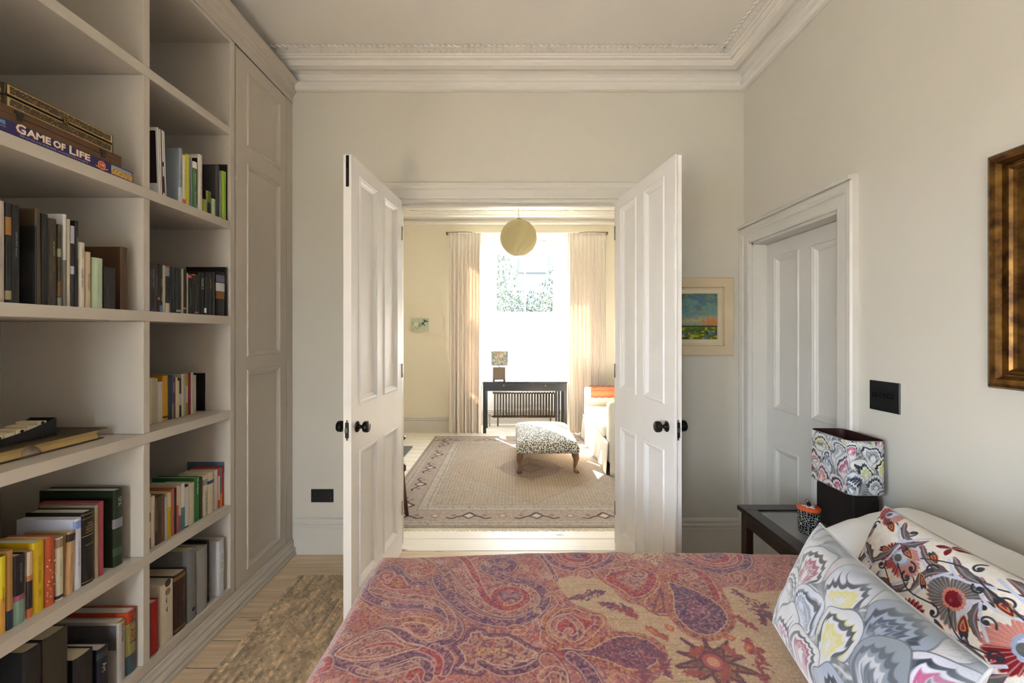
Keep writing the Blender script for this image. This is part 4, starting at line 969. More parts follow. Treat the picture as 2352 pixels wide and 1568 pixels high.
def boteh(pts, layers, smooth=5):
    """layers: (depth, fill colours or single colour)"""
    pts = catmull(pts, smooth, True); idx = cv.sub(pts, .02)
    if not len(idx): return
    d = cv.dist(idx, pts, True); sd = np.where(cv.inside(idx, pts), d, -d)
    # scalloped rims
    ang = np.arctan2(cv.V[idx]-pts[:, 1].mean(), cv.U[idx]-pts[:, 0].mean()); sd = sd+.003*np.abs(np.sin(ang*14))
    for dep, c in layers:
        al = np.clip((sd-dep)/cv.aa+.5, 0, 1)
        textured(idx, al, c) if isinstance(c[0], tuple) else cv.mix(idx, al, c)
def spiral(c, r0, turns, rx, ry, w, cols, start=0, sgn=1, tail=None):
    pts = []
    for k in range(int(turns*14)+1):
        th = start+sgn*2*math.pi*k/14; q = 1-.86*k/(turns*14); pts.append((c[0]+rx*q*math.cos(th), c[1]+ry*q*math.sin(th)))
    if tail: pts = list(tail)+pts
    return pts
# open beige ground (right part)
gp = catmull(P8([(350,440),(480,400),(640,420),(760,470),(900,600),(1030,640),(1250,720),(1400,860),(1560,930),(1700,890),(1780,760),(1770,640),(1700,520),(1800,500),(1950,540),(2100,520),(2500,560),(2900,900),(2900,1500),(1100,1500),(1230,1200),(1270,1060),(1180,950),(960,880),(790,800),(740,720),(520,640),(430,560)]), 4, True)
idx = cv.sub(gp, .02); d = cv.dist(idx, gp, True); sd = np.where(cv.inside(idx, gp), d, -d)
al = np.clip(sd/.006+.5, 0, 1); cv.mix(idx, al, (190, 156, 122))
st = vnoise(cv.U[idx]*14, cv.V[idx]*420, 41); cv.mix(idx, al*np.clip((st-.5)*1.6, 0, 1), (160, 124, 92)); cv.mix(idx, al*np.clip((vnoise(cv.U[idx]*220, cv.V[idx]*220, 4)-.62)*2, 0, 1), (206, 180, 146))
PURC = ((122, 70, 88), (170, 116, 114), (84, 48, 78)); REDC = (RED, (184, 100, 88), (118, 46, 66)); SALC = (SAL, (186, 122, 84), (118, 60, 78)); CRC = ((178, 132, 112), (158, 88, 82), (112, 62, 84)); ORC = ((160, 92, 66), (190, 128, 90), (118, 58, 68))
rr_b = random.Random(8)
# --- left field
band(P7([(300,640),(420,500),(560,380),(700,300),(840,240),(1080,236),(1200,270),(1240,340),(1200,400),(1120,415),(1050,385),(1060,340),(1140,320),(1195,350),(1160,380),(1110,370)]), .012, SALC)
band(P7([(1180,500),(1060,500),(980,430),(930,360),(860,345),(760,390),(670,480),(660,600),(760,660),(950,700),(1150,715),(1330,760),(1460,840),(1490,930),(1430,1010),(1300,1050),(1150,1040),(1010,970),(880,915),(760,940),(600,1030),(440,1120),(380,1170),(470,1240),(650,1270),(850,1220),(1050,1150),(1180,1130),(1290,1180),(1340,1290)]), .013, PURC)
band(P7([(900,440),(880,400),(820,400),(790,440),(830,490),(880,480),(890,445),(860,430),(845,450)]), .006, REDC, ew=.002)
boteh(P7([(900,440),(980,430),(1040,520),(1130,520),(1080,545),(950,555),(840,530),(800,480),(860,500)]), [(0, CRM), (.004, REDC), (.012, ORC)])
band(P7([(720,560),(850,590),(1000,620),(1200,640),(1380,730),(1440,860),(1400,960),(1250,1010)]), .010, CRC)
band(P7([(620,700),(760,800),(900,840),(1100,830),(1260,860),(1320,920),(1270,980),(1160,970),(1060,900),(940,870)]), .010, ORC)
boteh(P7([(1000,870),(1150,860),(1240,910),(1230,980),(1140,980),(1060,930)]), [(0, CRM), (.004, SALC), (.014, PURC)])
boteh(P7([(560,850),(640,730),(760,830),(940,860),(820,880),(700,930),(560,1000),(500,960)]), [(0, LIL), (.005, SALC)])
# big S bands sweeping into the great spiral
band(P7([(1290,440),(1330,530),(1430,650),(1560,755),(1700,820),(1900,850),(2080,825),(2210,740),(2262,640),(2220,555),(2100,495),(1920,460),(1760,400),(1710,345),(1760,305),(1880,300),(1960,335),(1930,385),(1850,385),(1800,355)]), .015, PURC)
band(P7([(1180,215),(1310,320),(1420,460),(1540,590),(1640,670),(1780,740),(1900,765),(2060,745),(2150,690),(2170,620),(2100,560),(1960,520)]), .013, CRC)
band(P7([(1400,205),(1540,290),(1610,400),(1660,510),(1720,620),(1800,690),(1920,720),(2040,690),(2095,630),(2050,570),(1940,545),(1840,570),(1810,630),(1860,680)]), .011, REDC)
boteh(P7([(1850,600),(1900,570),(1950,590),(2000,570),(2050,610),(2020,650),(1950,640),(1890,660)]), [(0, PURC), (.012, LIL)])
boteh(P7([(1320,440),(1400,450),(1450,560),(1540,640),(1440,600),(1360,540)]), [(0, PURC), (.008, CRC)])
# scalloped cream medallion
boteh(P7([(1470,1060),(1560,1010),(1600,930),(1700,920),(1760,960),(1860,960),(1950,960),(2040,1000),(2130,1050),(2260,1110),(2130,1190),(2030,1200),(1990,1250),(1880,1240),(1780,1240),(1690,1300),(1560,1290),(1480,1270),(1540,1180)]), [(-.006, PUR), (0, PURC), (.008, CRM), (.012, CRC), (.045, ((190,140,100),(150,80,80),(200,170,140)))])
boteh(P7([(400,1150),(560,1030),(700,950),(820,915),(900,940),(1020,1030),(1200,1070),(1060,1110),(860,1170),(680,1200),(520,1200)]), [(0, CRM), (.005, SALC), (.012, CRM), (.015, CRC), (.05, ORC)])
for c, r in (((1300,1230), .05), ((1150,1260), .04)): band(P7([(c[0]-80,c[1]+100),(c[0],c[1]),(c[0]+60,c[1]+120)]), .01, REDC)
for pts in ([(2300,900),(2260,940),(2270,1010),(2352,1050)], [(1960,890),(2010,880),(2080,900),(2060,930),(2010,925)], [(2280,610),(2330,600),(2400,680),(2352,760),(2280,800),(2250,900)]): band(P7(pts), .007, SALC)
for pts, w_, cl_ in (([(560,1290),(700,1330),(900,1310),(1080,1240),(1200,1230),(1250,1290),(1240,1360)], .011, PURC), ([(620,1300),(800,1330),(1000,1290),(1130,1250)], .006, CRC), ([(160,1240),(260,1180),(340,1200),(330,1280),(250,1300)], .009, REDC),
        ([(1380,1300),(1420,1200),(1380,1130),(1280,1090)], .012, PURC), ([(1320,1310),(1340,1220),(1290,1150),(1180,1100)], .008, REDC), ([(480,560),(430,700),(380,820),(300,960),(220,1090)], .008, PURC), ([(560,620),(520,740),(450,880),(360,1020)], .005, CRC),
        ([(1700,1200),(1900,1280),(2100,1250),(2250,1180),(2352,1200)], .009, PURC), ([(1560,420),(1640,520)], .006, CRC), ([(2100,200),(2200,260),(2300,380),(2352,480)], .007, PURC), ([(1460,150),(1600,170),(1750,200),(1850,190)], .006, CRC), ([(640,1110),(760,1060),(900,1050),(1000,1080)], .005, REDC)): band(P7(pts), w_, cl_)
for k in range(26):
    x_, y_ = rr_b.uniform(300, 2300), rr_b.uniform(230, 1300); r_ = rr_b.uniform(18, 34); band(P7([(x_+r_*1.5*q_*math.cos(q_*7), y_+r_*q_*math.sin(q_*7)) for q_ in (.2, .4, .6, .8, 1.0)]), .0028, CRC, ew=.0016)
# --- centre and right
for c, rx, ry in ((P8([(520,240)])[0], .115, .100), (P8([(1610,245)])[0], .135, .105), (P8([(1000,200)])[0], .09, .07)):
    q = spiral(c, 0, 2.4, rx, ry, .01, None, .4)
    if c[0] > 0 and rx != .09 or True:
        band(q, .0095, REDC if rx > .1 else CRC); boteh([(c[0]+math.cos(a)*rx*.26, c[1]+math.sin(a)*ry*.26) for a in np.linspace(0, 6.28, 9)[:-1]], [(0, PURC)])
band(P8([(240,190),(310,290),(440,340),(620,350),(760,300),(810,240),(790,180),(740,160)]), .012, PURC)
band(P8([(810,240),(850,280),(910,285)]), .006, SALC); band(P8([(500,400),(520,360),(600,350),(640,400),(600,420),(550,400)]), .006, SALC)
band(P8([(1230,130),(1280,210),(1370,290),(1500,345),(1680,375),(1820,350),(1890,290),(1860,220),(1780,150)]), .013, PURC)
band(P8([(1290,260),(1330,280),(1370,260),(1350,230)]), .005, CRC, ew=.002)
band(P8([(1780,430),(1770,400),(1840,390),(1880,430),(1840,480),(1760,460)]), .007, SALC)
boteh(P8([(940,200),(1080,160),(1200,200),(1210,280),(1170,350),(1080,300),(960,280)]), [(0, LIL), (.004, ((196,164,128),(170,110,86),(130,70,80)))])
# winged flower
boteh(P8([(720,440),(800,355),(960,330),(1130,370),(1190,430),(1160,520),(1080,575),(960,590),(860,520)]), [(0, ORC), (.010, CRM), (.013, REDC), (.04, CRC)])
band(P8([(800,370),(900,350),(1000,370),(1060,400),(1010,420),(950,400)]), .007, CRC)
boteh(P8([(1230,430),(1320,370),(1460,350),(1580,400),(1680,520),(1720,620),(1640,640),(1500,600),(1360,520)]), [(0, ORC), (.010, CRM), (.013, REDC), (.035, CRC)])
band(P8([(1340,380),(1420,380),(1470,420),(1420,440),(1360,420)]), .006, CRC)
boteh(P8([(1190,420),(1240,430),(1300,520),(1310,640),(1270,720),(1160,710),(1060,640),(1060,580),(1140,520)]), [(0, ORC), (.009, CRM), (.012, SALC), (.03, PURC), (.04, ORC)])
boteh(P8([(1220,440),(1330,470),(1520,540),(1700,640),(1790,760),(1740,850),(1640,900),(1500,880),(1380,800),(1290,700),(1270,560)]), [(-.008, SALC), (0, ORC), (.012, CRM), (.015, ((106,60,82),(150,104,112),(72,42,72))), (.055, PURC)])
boteh(P8([(1140,690),(1200,510),(1240,700)]), [(0, PUR), (.005, ORC)], 1)
# lower flower head
boteh(P8([(260,820),(330,700),(470,650),(620,700),(740,720),(765,800),(700,870),(600,940),(460,970),(330,910)]), [(0, ORC), (.008, CRM), (.011, SALC), (.03, CRM), (.033, REDC)])
band(P8([(400,880),(340,840),(350,770),(440,730),(540,790),(560,860),(500,900),(450,870),(470,840)]), .008, CRC)
boteh(P8([(250,1010),(420,960),(620,960),(800,880),(960,860),(1120,900),(1230,980),(1240,1080),(1130,1160),(960,1160),(780,1090),(560,1040),(380,1060)]), [(-.007, SALC), (0, ORC), (.010, CRM), (.013, ((116,62,78),(160,94,92),(80,46,80))), (.05, PURC), (.075, REDC)])
boteh(P8([(240,1020),(330,985),(420,1010),(400,1050),(300,1060)]), [(0, REDC), (.01, LIL)])
band(P8([(500,1040),(620,1130),(700,1260)]), .016, PURC); band(P8([(300,1060),(380,1150),(420,1300)]), .02, SALC)
band(P8([(250,1200),(330,1130),(430,1160),(440,1240)]), .007, CRC)
# star flower, sprigs and leaves on the beige ground
c = P8([(1655,1085)])[0]
for k in range(10):
    a = k*math.pi/5+.2; r = .098 if k % 2 else .082; p1 = (c[0]+r*math.cos(a), c[1]+r*.9*math.sin(a)); pa = (c[0]+.035*math.cos(a+.35), c[1]+.032*math.sin(a+.35)); pb = (c[0]+.035*math.cos(a-.35), c[1]+.032*math.sin(a-.35))
    boteh([pa, ((pa[0]+p1[0])/2+.006, (pa[1]+p1[1])/2), p1, ((pb[0]+p1[0])/2-.006, (pb[1]+p1[1])/2), pb, c], [(-.004, (120, 60, 64)), (0, (84, 40, 60)), (.0045, ((140, 92, 62), (112, 60, 62), (170, 116, 76)))], 3)
cv.disc(c, .034, [(1, (110, 50, 70)), (.75, (176, 84, 76)), (.45, (200, 140, 110))])
rr = random.Random(3)
def sprig(px, py, s, ang, col, n=9):
    o0 = np.array(P8([(px, py)])[0]); d0 = np.array([math.cos(ang), math.sin(ang)]); pz = np.array([-d0[1], d0[0]])
    cv.stroke([o0-d0*s, o0+pz*s*.15, o0+d0*s], [(.0012, col)])
    for k in range(int(26+s*900)):
        tt = rr.uniform(-1, 1); p = o0+d0*s*tt+pz*rr.gauss(0, .20)*s*(1.15-abs(tt)); a_ = rr.uniform(0, 6.28); l_ = rr.uniform(.004, .009); e1_ = np.array([math.cos(a_), math.sin(a_)])*l_; e2_ = np.array([-e1_[1], e1_[0]])*rr.uniform(-.8, .8)
        cv.stroke([p, p+e1_*.6+e2_*.4, p+e1_+e2_], [(rr.uniform(.0016, .0034), col if rr.random() < .7 else (150, 66, 68))], 3)
for (x, y, s, a, col) in ((600,560,.062,.3,(98,52,84)), (840,650,.05,-.3,(98,52,84)), (940,700,.03,-.6,(150,60,64)), (1960,640,.075,-1.2,(98,50,74)), (1900,780,.03,-1.0,(150,60,64)), (1940,965,.025,1.2,(150,56,60)),
                       (1190,860,.03,-.9,(160,70,60)), (2040,700,.05,1.0,(98,50,74)), (1500,1180,.02,0,(160,70,60)), (1510,1000,.02,.5,(160,80,60)), (1790,1000,.02,2,(160,80,60)), (2060,1120,.06,1.2,(140,56,60)), (1760,1180,.03,1,(160,80,60)), (1090,1190,.03,1.4,(120,60,84)), (1250,1100,.04,1.5,(120,60,84))): sprig(x, y, s, a, col)
for pts in ([(1090,820),(1140,820),(1200,870),(1260,900),(1180,870)], [(1250,790),(1310,810),(1310,840),(1260,820)], [(1760,880),(1820,900),(1800,920),(1750,900)], [(1910,960),(1950,960),(1960,985),(1915,1000)]): boteh(P8(pts), [(0, (176, 90, 62)), (.005, (196, 130, 90))])
# purple side border along the foot edge
e = A.ravel(); nb = vnoise(cv.U*30, cv.V*30, 51)
cv.mix(allv, np.clip((.055-e+(nb-.5)*.04)/.03, 0, 1)*.55*np.clip((1.62-cv.V)/.1, 0, 1), (112, 58, 92)); cv.mix(allv, np.clip((.004-np.abs(e-.055))/.004, 0, 1)*.4, (196, 130, 120))
for k in range(24):
    y0 = .7+k*.04; cv.stroke([(XF+.01, y0), (XF+.03, y0+.02), (XF+.012, y0+.035)], [(.004, (176, 80, 84))])
gy_ = cv.C.mean(1, keepdims=True); cv.C = (gy_+(cv.C-gy_)*1.02)*.86
sp = grid_mesh('bedspread', np.stack([Xp, Yp, Zp], -1), np.clip(cv.C, 0, 1), attr_mat('paisley_wool', .9, .28, 260, .35, sheen=.3))
tag(sp, 'red and beige paisley woollen bedspread draped over the bed', 'bedspread')

# ------------------------------------------------------------------ cushions
def cushion(name, A_, C_, B_, T, m, label, cat, n=2, paint=None, sag=.0, pinch=.07, group=None, flat=.42, aa=None):
    """A: bottom-far corner, C: bottom-near corner, B: top-far corner; front faces cross(C-A, B-A) flipped towards -x"""
    A_, C_, B_ = Vector(A_), Vector(C_), Vector(B_); U_ = C_-A_; V_ = B_-A_; V_ = V_-U_*(V_.dot(U_)/U_.length_squared)
    nrm = U_.cross(V_).normalized()
    if nrm.x > 0: nrm = -nrm
    ctr = A_+(U_+V_)/2
    def sheet(n_, sgn):
        s = np.linspace(-1, 1, n_); u, v = np.meshgrid(s, s, indexing='ij')
        pu = u*(1-pinch*(1-v**2)); pv = v*(1-pinch*(1-u**2))
        th = T/2*((1-np.abs(u)**2.6)*(1-np.abs(v)**2.6))**flat
        edge = (1-np.abs(u)**8)*(1-np.abs(v)**8)
        th = th*(1+.06*(vnoise(u*2.2+9, v*2.2, 5)-.5)*edge)+edge*T*.045*(vnoise(u*5+3, v*5+1, 12)-.5)
        P = np.array(ctr)+np.array(U_)/2*pu[..., None]+np.array(V_)/2*pv[..., None]+sgn*np.array(nrm)*th[..., None]
        P[..., 2] -= sag*(1-np.abs(v))*0
        return u, v, P
    n_ = n
    u, v, P = sheet(n_, 1)
    t = empty(name, ctr, label, cat, group)
    C = paint((u+1)/2*U_.length, (v+1)/2*V_.length, U_.length, V_.length) if paint else None
    grid_mesh('front_cover', P, C, m, t)
    u2, v2, P2 = sheet(48, -1); o = grid_mesh('back_cover', P2, None, m, t)
    if paint: blank_attr(o, (170, 168, 172))
    pp = []
    k = 40
    for (a, b_) in (((-1, -1), (1, -1)), ((1, -1), (1, 1)), ((1, 1), (-1, 1)), ((-1, 1), (-1, -1))):
        for i in range(k):
            uu = a[0]+(b_[0]-a[0])*i/k; vv = a[1]+(b_[1]-a[1])*i/k; pp.append(ctr+U_/2*uu*(1-pinch*(1-vv*vv))+V_/2*vv*(1-pinch*(1-uu*uu)))
    q = MB(); q.tube(pp+[pp[0]], .0032, 6); o = q.build('seam_piping', m, t)
    if paint: blank_attr(o, (176, 176, 180))
    return t
def peacock(cv, w, h, cell, seed, vary=1.0, pal=None):
    """marbled paper: overlapping combed plumes"""
    rr = random.Random(seed)
    nA = vnoise(cv.U/cell*2.2, cv.V/cell*2.2, seed); nB = vnoise(cv.U/cell*2+7, cv.V/cell*2, seed+1)
    U0, V0 = cv.U.copy(), cv.V.copy(); cv.U = cv.U+(nA-.5)*cell*.42; cv.V = cv.V+(nB-.5)*cell*.42
    al = np.arange(len(cv.U))
    st = np.sin((cv.U*1.0+cv.V*.5+nA*cell*1.2)/cell*16); cv.mix(al, st*.5+.3, (86, 90, 96)); cv.mix(al, (np.sin((cv.U*.6-cv.V+nB*cell)/cell*30)-.5)*1.4, (206, 206, 206))
    pal = pal or [((202, 206, 220), (128, 138, 156)), ((158, 166, 184), (74, 86, 106)), ((206, 204, 218), (176, 70, 120)), ((204, 204, 214), (206, 196, 110)), ((140, 150, 168), (50, 58, 76)), ((212, 208, 208), (150, 50, 90)), ((130, 138, 148), (190, 190, 196)), ((216, 214, 216), (190, 90, 140)), ((210, 210, 214), (40, 46, 60))]
    rows_ = int(h/(cell*.72))+2; colsn = int(w/cell)+2
    for j in range(rows_, -2, -1):
        for i in range(-1, colsn):
            cx = (i+.5*(j % 2))*cell+rr.uniform(-.1, .1)*cell; cy = j*cell*.72-cell*.35+rr.uniform(-.08, .08)*cell; L = cell*1.30*rr.uniform(.85, 1.12); Wd = cell*.52*rr.uniform(.85, 1.1)
            idx = np.nonzero((np.abs(cv.U-cx) < Wd*1.2) & (cv.V > cy-.02*cell) & (cv.V < cy+L*1.1))[0]
            if not len(idx): continue
            x = cv.U[idx]-cx; y = (cv.V[idx]-cy)/L; yy = np.clip(y, .001, 2)
            top = np.sqrt((x/Wd)**2+((yy-.60)/.40)**2); low = np.abs(x)/(Wd*(np.clip(yy, 0, .60)/.60)**.85+1e-5)
            f = np.where(yy > .60, top, low); ang = np.arctan2(x/Wd*.8, yy-.12); ax = cv.aa/Wd*1.1
            ins = np.clip((1-f)/ax+.5, 0, 1); light, core = pal[rr.randrange(len(pal))]; dk = rr.choice([(30, 34, 42), (52, 58, 70), (38, 48, 62), (84, 90, 100)])
            cv.mix(idx, ins, (92, 96, 102)); ins2 = np.clip((.955-f)/ax+.5, 0, 1); cv.mix(idx, ins2, light)
            # combed teeth measured from the crown inwards
            crown = np.where(yy > .35, 1-np.hypot(x/Wd, np.maximum(yy-.50, -.15)/.46), 2)
            teeth = .12*np.abs(np.sin(ang*11.0+rr.uniform(0, 3)))**.7
            e1 = rr.uniform(.10, .2); fade = np.clip((yy-.30)/.15, 0, 1)
            seqs = [(e1, e1+.16, dk, 1.0), (e1+.20, e1+.32, light, .8), (e1+.30, e1+.44, core, .95), (e1+.48, e1+.60, dk if rr.random() < .5 else core, .8)]
            if rr.random() < .45: seqs.insert(0, (e1-.06, e1-.01, core, .9))
            for (r0_, r1_, c_, o_) in seqs:
                lo = crown-teeth; cv.mix(idx, ins2*fade*o_*np.clip((lo-r0_+.06)/.05, 0, 1)*np.clip((r1_-lo)/.05, 0, 1), c_)
            sh = np.clip((.30-yy)/.3, 0, 1); cv.mix(idx, ins2*sh*.5, core)
            ray = np.clip(np.sin(ang*26)*1.4-.5, 0, 1); cv.mix(idx, ins2*ray*.35*np.clip((.75-yy)/.4, 0, 1), (150, 154, 162)); cv.mix(idx, ins2*np.clip(f*2.2-1.5, 0, 1)*.35, (130, 134, 142))
    cv.U, cv.V = U0, V0
def paint_marble(u, v, w, h):
    c = Canvas(u, v, (140, 144, 150), .0014); peacock(c, w, h, .125, 4)
    e_ = np.minimum(np.minimum(u, w-u), np.minimum(v, h-v)).ravel(); al = np.arange(len(c.U)); nz = vnoise(c.U*60, c.V*60, 77)
    c.mix(al, np.clip((.035-e_)/.03, 0, 1)*(.4+.5*nz)*(c.V > h*.7), (126, 132, 138)); return np.clip(c.C*.80, 0, 1)
cushion('marbled_cushion', (.705, 1.155, .658), (.60, .655, .665), (.80, 1.055, .935), .13, attr_mat('marbled_velvet', .75, .1, 500, .12, sheen=.5), 'grey velvet cushion with marbled peacock plumes, the frontmost on bed', 'cushion', n=480, paint=paint_marble, group='cushions on the bed')
def paint_suzani(u, v, w, h):
    c = Canvas(u, v, (228, 222, 214), .0014)
    DK, RD, PK, PB, GR, LV = (52, 54, 64), (122, 24, 36), (196, 128, 120), (150, 166, 196), (92, 96, 96), (196, 202, 224)
    def flower(x, y, r, rot, c1, c2, c3):
        idx = c.sub(np.array([(x, y)]), r*1.3)
        dx_ = c.U[idx]-x; dy_ = c.V[idx]-y; a = (np.arctan2(dy_, dx_)-rot) % (2*math.pi); d = np.hypot(dx_, dy_)
        rim = r*(1.06+.13*np.abs(np.sin(a*17))-.05+.10*np.sin(a*2+1)); sect = np.floor(a/(2*math.pi)*4)
        cuts = .50+.50*np.abs(np.sin(a*1.5))**.30
        al = np.clip((rim*cuts-d)/c.aa+.5, 0, 1)
        for s_, col in enumerate((c1, c2, c3, c1)): c.mix(idx, al*(sect == s_), col)
        c.mix(idx, al*np.clip(np.sin(a*34)*2-1, 0, 1)*.5, (214, 170, 160)); c.mix(idx, np.clip((.0022-np.abs(d-rim*cuts))/c.aa+.5, 0, 1)*.6, (190, 110, 96))
        rin = r*.42*(1+.12*np.abs(np.sin(a*7))); c.mix(idx, np.clip((rin-d)/c.aa+.5, 0, 1), PB if c1 != GR else (200, 130, 110)); c.mix(idx, np.clip((rin*.72-d)/c.aa+.5, 0, 1), LV if c1 != GR else RD)
        c.disc((x-r*.12, y-r*.1), r*.2, [(1, GR if c1 != GR else RD)])
    def bud(x, y, s, rot):
        R_ = lambda p: (x+s*(p[0]*math.cos(rot)-p[1]*math.sin(rot)), y+s*(p[0]*math.sin(rot)+p[1]*math.cos(rot)))
        c.shape([R_(p) for p in ((-.5, 0), (-.3, .42), (.3, .38), (1.1, 0), (.3, -.38), (-.3, -.42))], [(-.0018, (206, 176, 110)), (0, RD), (s*.2, (200, 140, 100)), (s*.3, (140, 50, 40))])
        c.shape([R_(p) for p in ((-.95, .2), (-.5, .42), (-.25, .3), (-.45, 0), (-.25, -.3), (-.5, -.42), (-.95, -.2), (-.7, 0))], [(0, DK)])
    def curl(x, y, s, rot, sg=1):
        pts = [(x+s*(1.6-1.5*k/12)*math.cos(rot+sg*k*.55)*(.35+.65*(1-k/12)), y+s*(1.6-1.5*k/12)*math.sin(rot+sg*k*.55)*(.35+.65*(1-k/12))) for k in range(12)]
        c.stroke(pts, [(.0024, DK)]); c.disc(pts[-1], .006, [(1, DK)])
    def lf(p0, p1, bend, wd, col=GR):
        p0 = np.array(p0); p1 = np.array(p1); d = p1-p0; n_ = np.array([-d[1], d[0]]); mid = (p0+p1)/2+n_*bend
        L_ = np.linalg.norm(d); nn = n_/L_
        up = [p0]; dn = []
        for k in range(1, 8):
            t_ = k/8; b_ = (1-t_)**2*p0+2*t_*(1-t_)*mid+t_**2*p1; ww = wd*math.sin(math.pi*t_)**.7
            up.append(b_+nn*ww*(1.0 if k % 2 else .62)); dn.append(b_-nn*ww*.35)
        c.shape(up+[p1]+dn[::-1], [(-.0022, (110, 60, 70)), (0, col)], 1); c.stroke([p0, mid*.5+(p0+p1)*.25, p1], [(.0016, (150, 130, 140))])
        c.stroke([p0-nn*wd*.9, mid*.5+(p0+p1)*.25-nn*wd*1.1, p1], [(.0032, LV)], 5)
    def vine(pts): c.stroke(pts, [(.0019, DK)])
    W0 = w; w = w*1.62
    X = lambda a: a*w
    Y = lambda b_: b_*h
    vine([(.03*w, .05*h), (.10*w, .3*h), (.13*w, .62*h)]); vine([(.13*w, .62*h), (.20*w, .45*h), (.19*w, .25*h), (.27*w, .08*h)]); vine([(.13*w, .6*h), (.22*w, .66*h), (.27*w, .55*h), (.24*w, .44*h)])
    vine([(.42*w, .50*h), (.46*w, .30*h), (.36*w, .16*h), (.60*w, .12*h), (.78*w, .3*h)]); vine([(.32*w, .55*h), (.46*w, .62*h), (.60*w, .72*h), (.76*w, .60*h)]); vine([(.02*w, .86*h), (.06*w, .95*h), (.14*w, .9*h), (.2*w, .8*h)])
    vine([(.42*w, .86*h), (.52*w, .93*h), (.66*w, .84*h), (.8*w, .9*h), (.97*w, .8*h)]); vine([(.6*w, .1*h), (.7*w, .3*h), (.82*w, .2*h), (.97*w, .4*h)])
    flower(.20*w, .70*h, .052, .3, PK, RD, (150, 52, 62)); flower(.37*w, .64*h, .056, 2.2, GR, GR, LV); flower(.30*w, .26*h, .054, .9, RD, PK, (160, 80, 90)); flower(.535*w, .62*h, .066, .6, (150, 56, 66), PK, RD); flower(.80*w, .56*h, .05, 1.9, GR, LV, GR); flower(.62*w, .02*h, .06, .4, RD, PK, RD)
    flower(.005*w, .74*h, .034, 1.2, GR, GR, GR); flower(.06*w, .97*h, .034, 2.4, (150, 60, 70), RD, PK); flower(.95*w, .2*h, .055, .2, RD, PK, RD)
    for q in ((.10, .88, .020, -.4), (.205, .76, .020, -.3), (.20, .42, .021, 1.9), (.375, .38, .025, -.5), (.66, .80, .022, .6), (.44, .12, .022, .5), (.88, .80, .022, 2), (.70, .34, .022, -1)): bud(q[0]*w, q[1]*h, q[2], q[3])
    for q in ((.04, .80, .012, 1, 1), (.24, .66, .011, 2, -1), (.30, .36, .012, 2.5, 1), (.43, .70, .012, .5, 1), (.46, .80, .011, 3, -1), (.17, .93, .010, 4, 1), (.60, .30, .012, 1, 1), (.74, .74, .012, 2, -1)): curl(q[0]*w, q[1]*h, q[2], q[3], q[4])
    for q in (((.06, .34), (.10, .62), .25, .012), ((.11, .25), (.16, .5), -.3, .014), ((.17, .18), (.215, .46), .3, .014), ((.12, .97), (.24, .84), -.3, .012), ((.22, .88), (.36, .80), -.3, .012), ((.36, .2), (.50, .36), .4, .020), ((.30, .06), (.46, .22), -.2, .014), ((.50, .30), (.56, .02), .2, .018), ((.58, .32), (.72, .06), .2, .018), ((.38, .88), (.52, .78), -.3, .012), ((.56, .92), (.72, .90), .3, .012), ((.84, .4), (.92, .1), .2, .018), ((.02, .55), (.07, .2), .2, .010)): lf((q[0][0]*w, q[0][1]*h), (q[1][0]*w, q[1][1]*h), q[2], q[3])
    for q in (((.27, .50), (.33, .80), .3, .013), ((.10, .50), (.17, .84), -.25, .013), ((.25, .55), (.20, .42), .3, .010), ((.44, .42), (.40, .18), -.3, .014), ((.46, .50), (.42, .72), .3, .012), ((.41, .96), (.50, .84), .2, .012), ((.30, .92), (.42, .86), -.3, .012), ((.03, .62), (.12, .50), .2, .012), ((.14, .40), (.24, .34), .4, .012), ((.52, .40), (.44, .30), .4, .016), ((.56, .44), (.62, .20), .2, .018), ((.22, .93), (.16, .80), .3, .010)): lf((q[0][0]*w, q[0][1]*h), (q[1][0]*w, q[1][1]*h), q[2], q[3])
    for q in ((.27, .84, .018, -.5), (.285, .62, .018, 2.2), (.42, .50, .024, 2.0), (.455, .78, .022, -.4), (.13, .68, .018, .4), (.09, .35, .02, 1.2), (.21, .12, .02, 2), (.50, .14, .024, 1.2)): bud(q[0]*w, q[1]*h, q[2], q[3])
    for q in ((.29, .74, .011, 1, 1), (.345, .46, .012, 2, -1), (.45, .62, .012, 0, 1), (.40, .80, .010, 3, 1), (.24, .58, .010, 2.5, 1), (.50, .46, .012, 4, -1), (.15, .55, .011, 1, -1), (.36, .93, .010, 2, 1)): curl(q[0]*w, q[1]*h, q[2], q[3], q[4])
    vine([(.20*w, .64*h), (.26*w, .5*h), (.34*w, .52*h)]); vine([(.37*w, .56*h), (.42*w, .42*h), (.50*w, .46*h)]); vine([(.25*w, .78*h), (.33*w, .88*h), (.42*w, .82*h), (.5*w, .76*h)]); vine([(.30*w, .2*h), (.38*w, .1*h), (.5*w, .2*h), (.56*w, .4*h)])
    for (x, y) in ((.135, .30), (.40, -.02), (.385, .04), (.70, .92), (.27, .97)):
        for k in range(4): a = k*1.57+.5; c.shape([(x*w, y*h), (x*w+.016*math.cos(a+.4), y*h+.016*math.sin(a+.4)), (x*w+.026*math.cos(a), y*h+.026*math.sin(a)), (x*w+.016*math.cos(a-.4), y*h+.016*math.sin(a-.4))], [(0, RD)], 2)
    al = np.arange(len(c.U)); c.mix(al, (vnoise(c.U*90, c.V*90, 6)-.55)*.5, (150, 150, 160)); return np.clip(c.C, 0, 1)
cushion('embroidered_cushion', (.955, 1.255, .66), (.93, .71, .655), (1.085, 1.215, .935), .15, attr_mat('embroidered_linen', .85, .12, 420, .35), 'white cushion embroidered with red and grey flowers, behind marbled cushion', 'cushion', n=520, paint=paint_suzani, group='cushions on the bed')
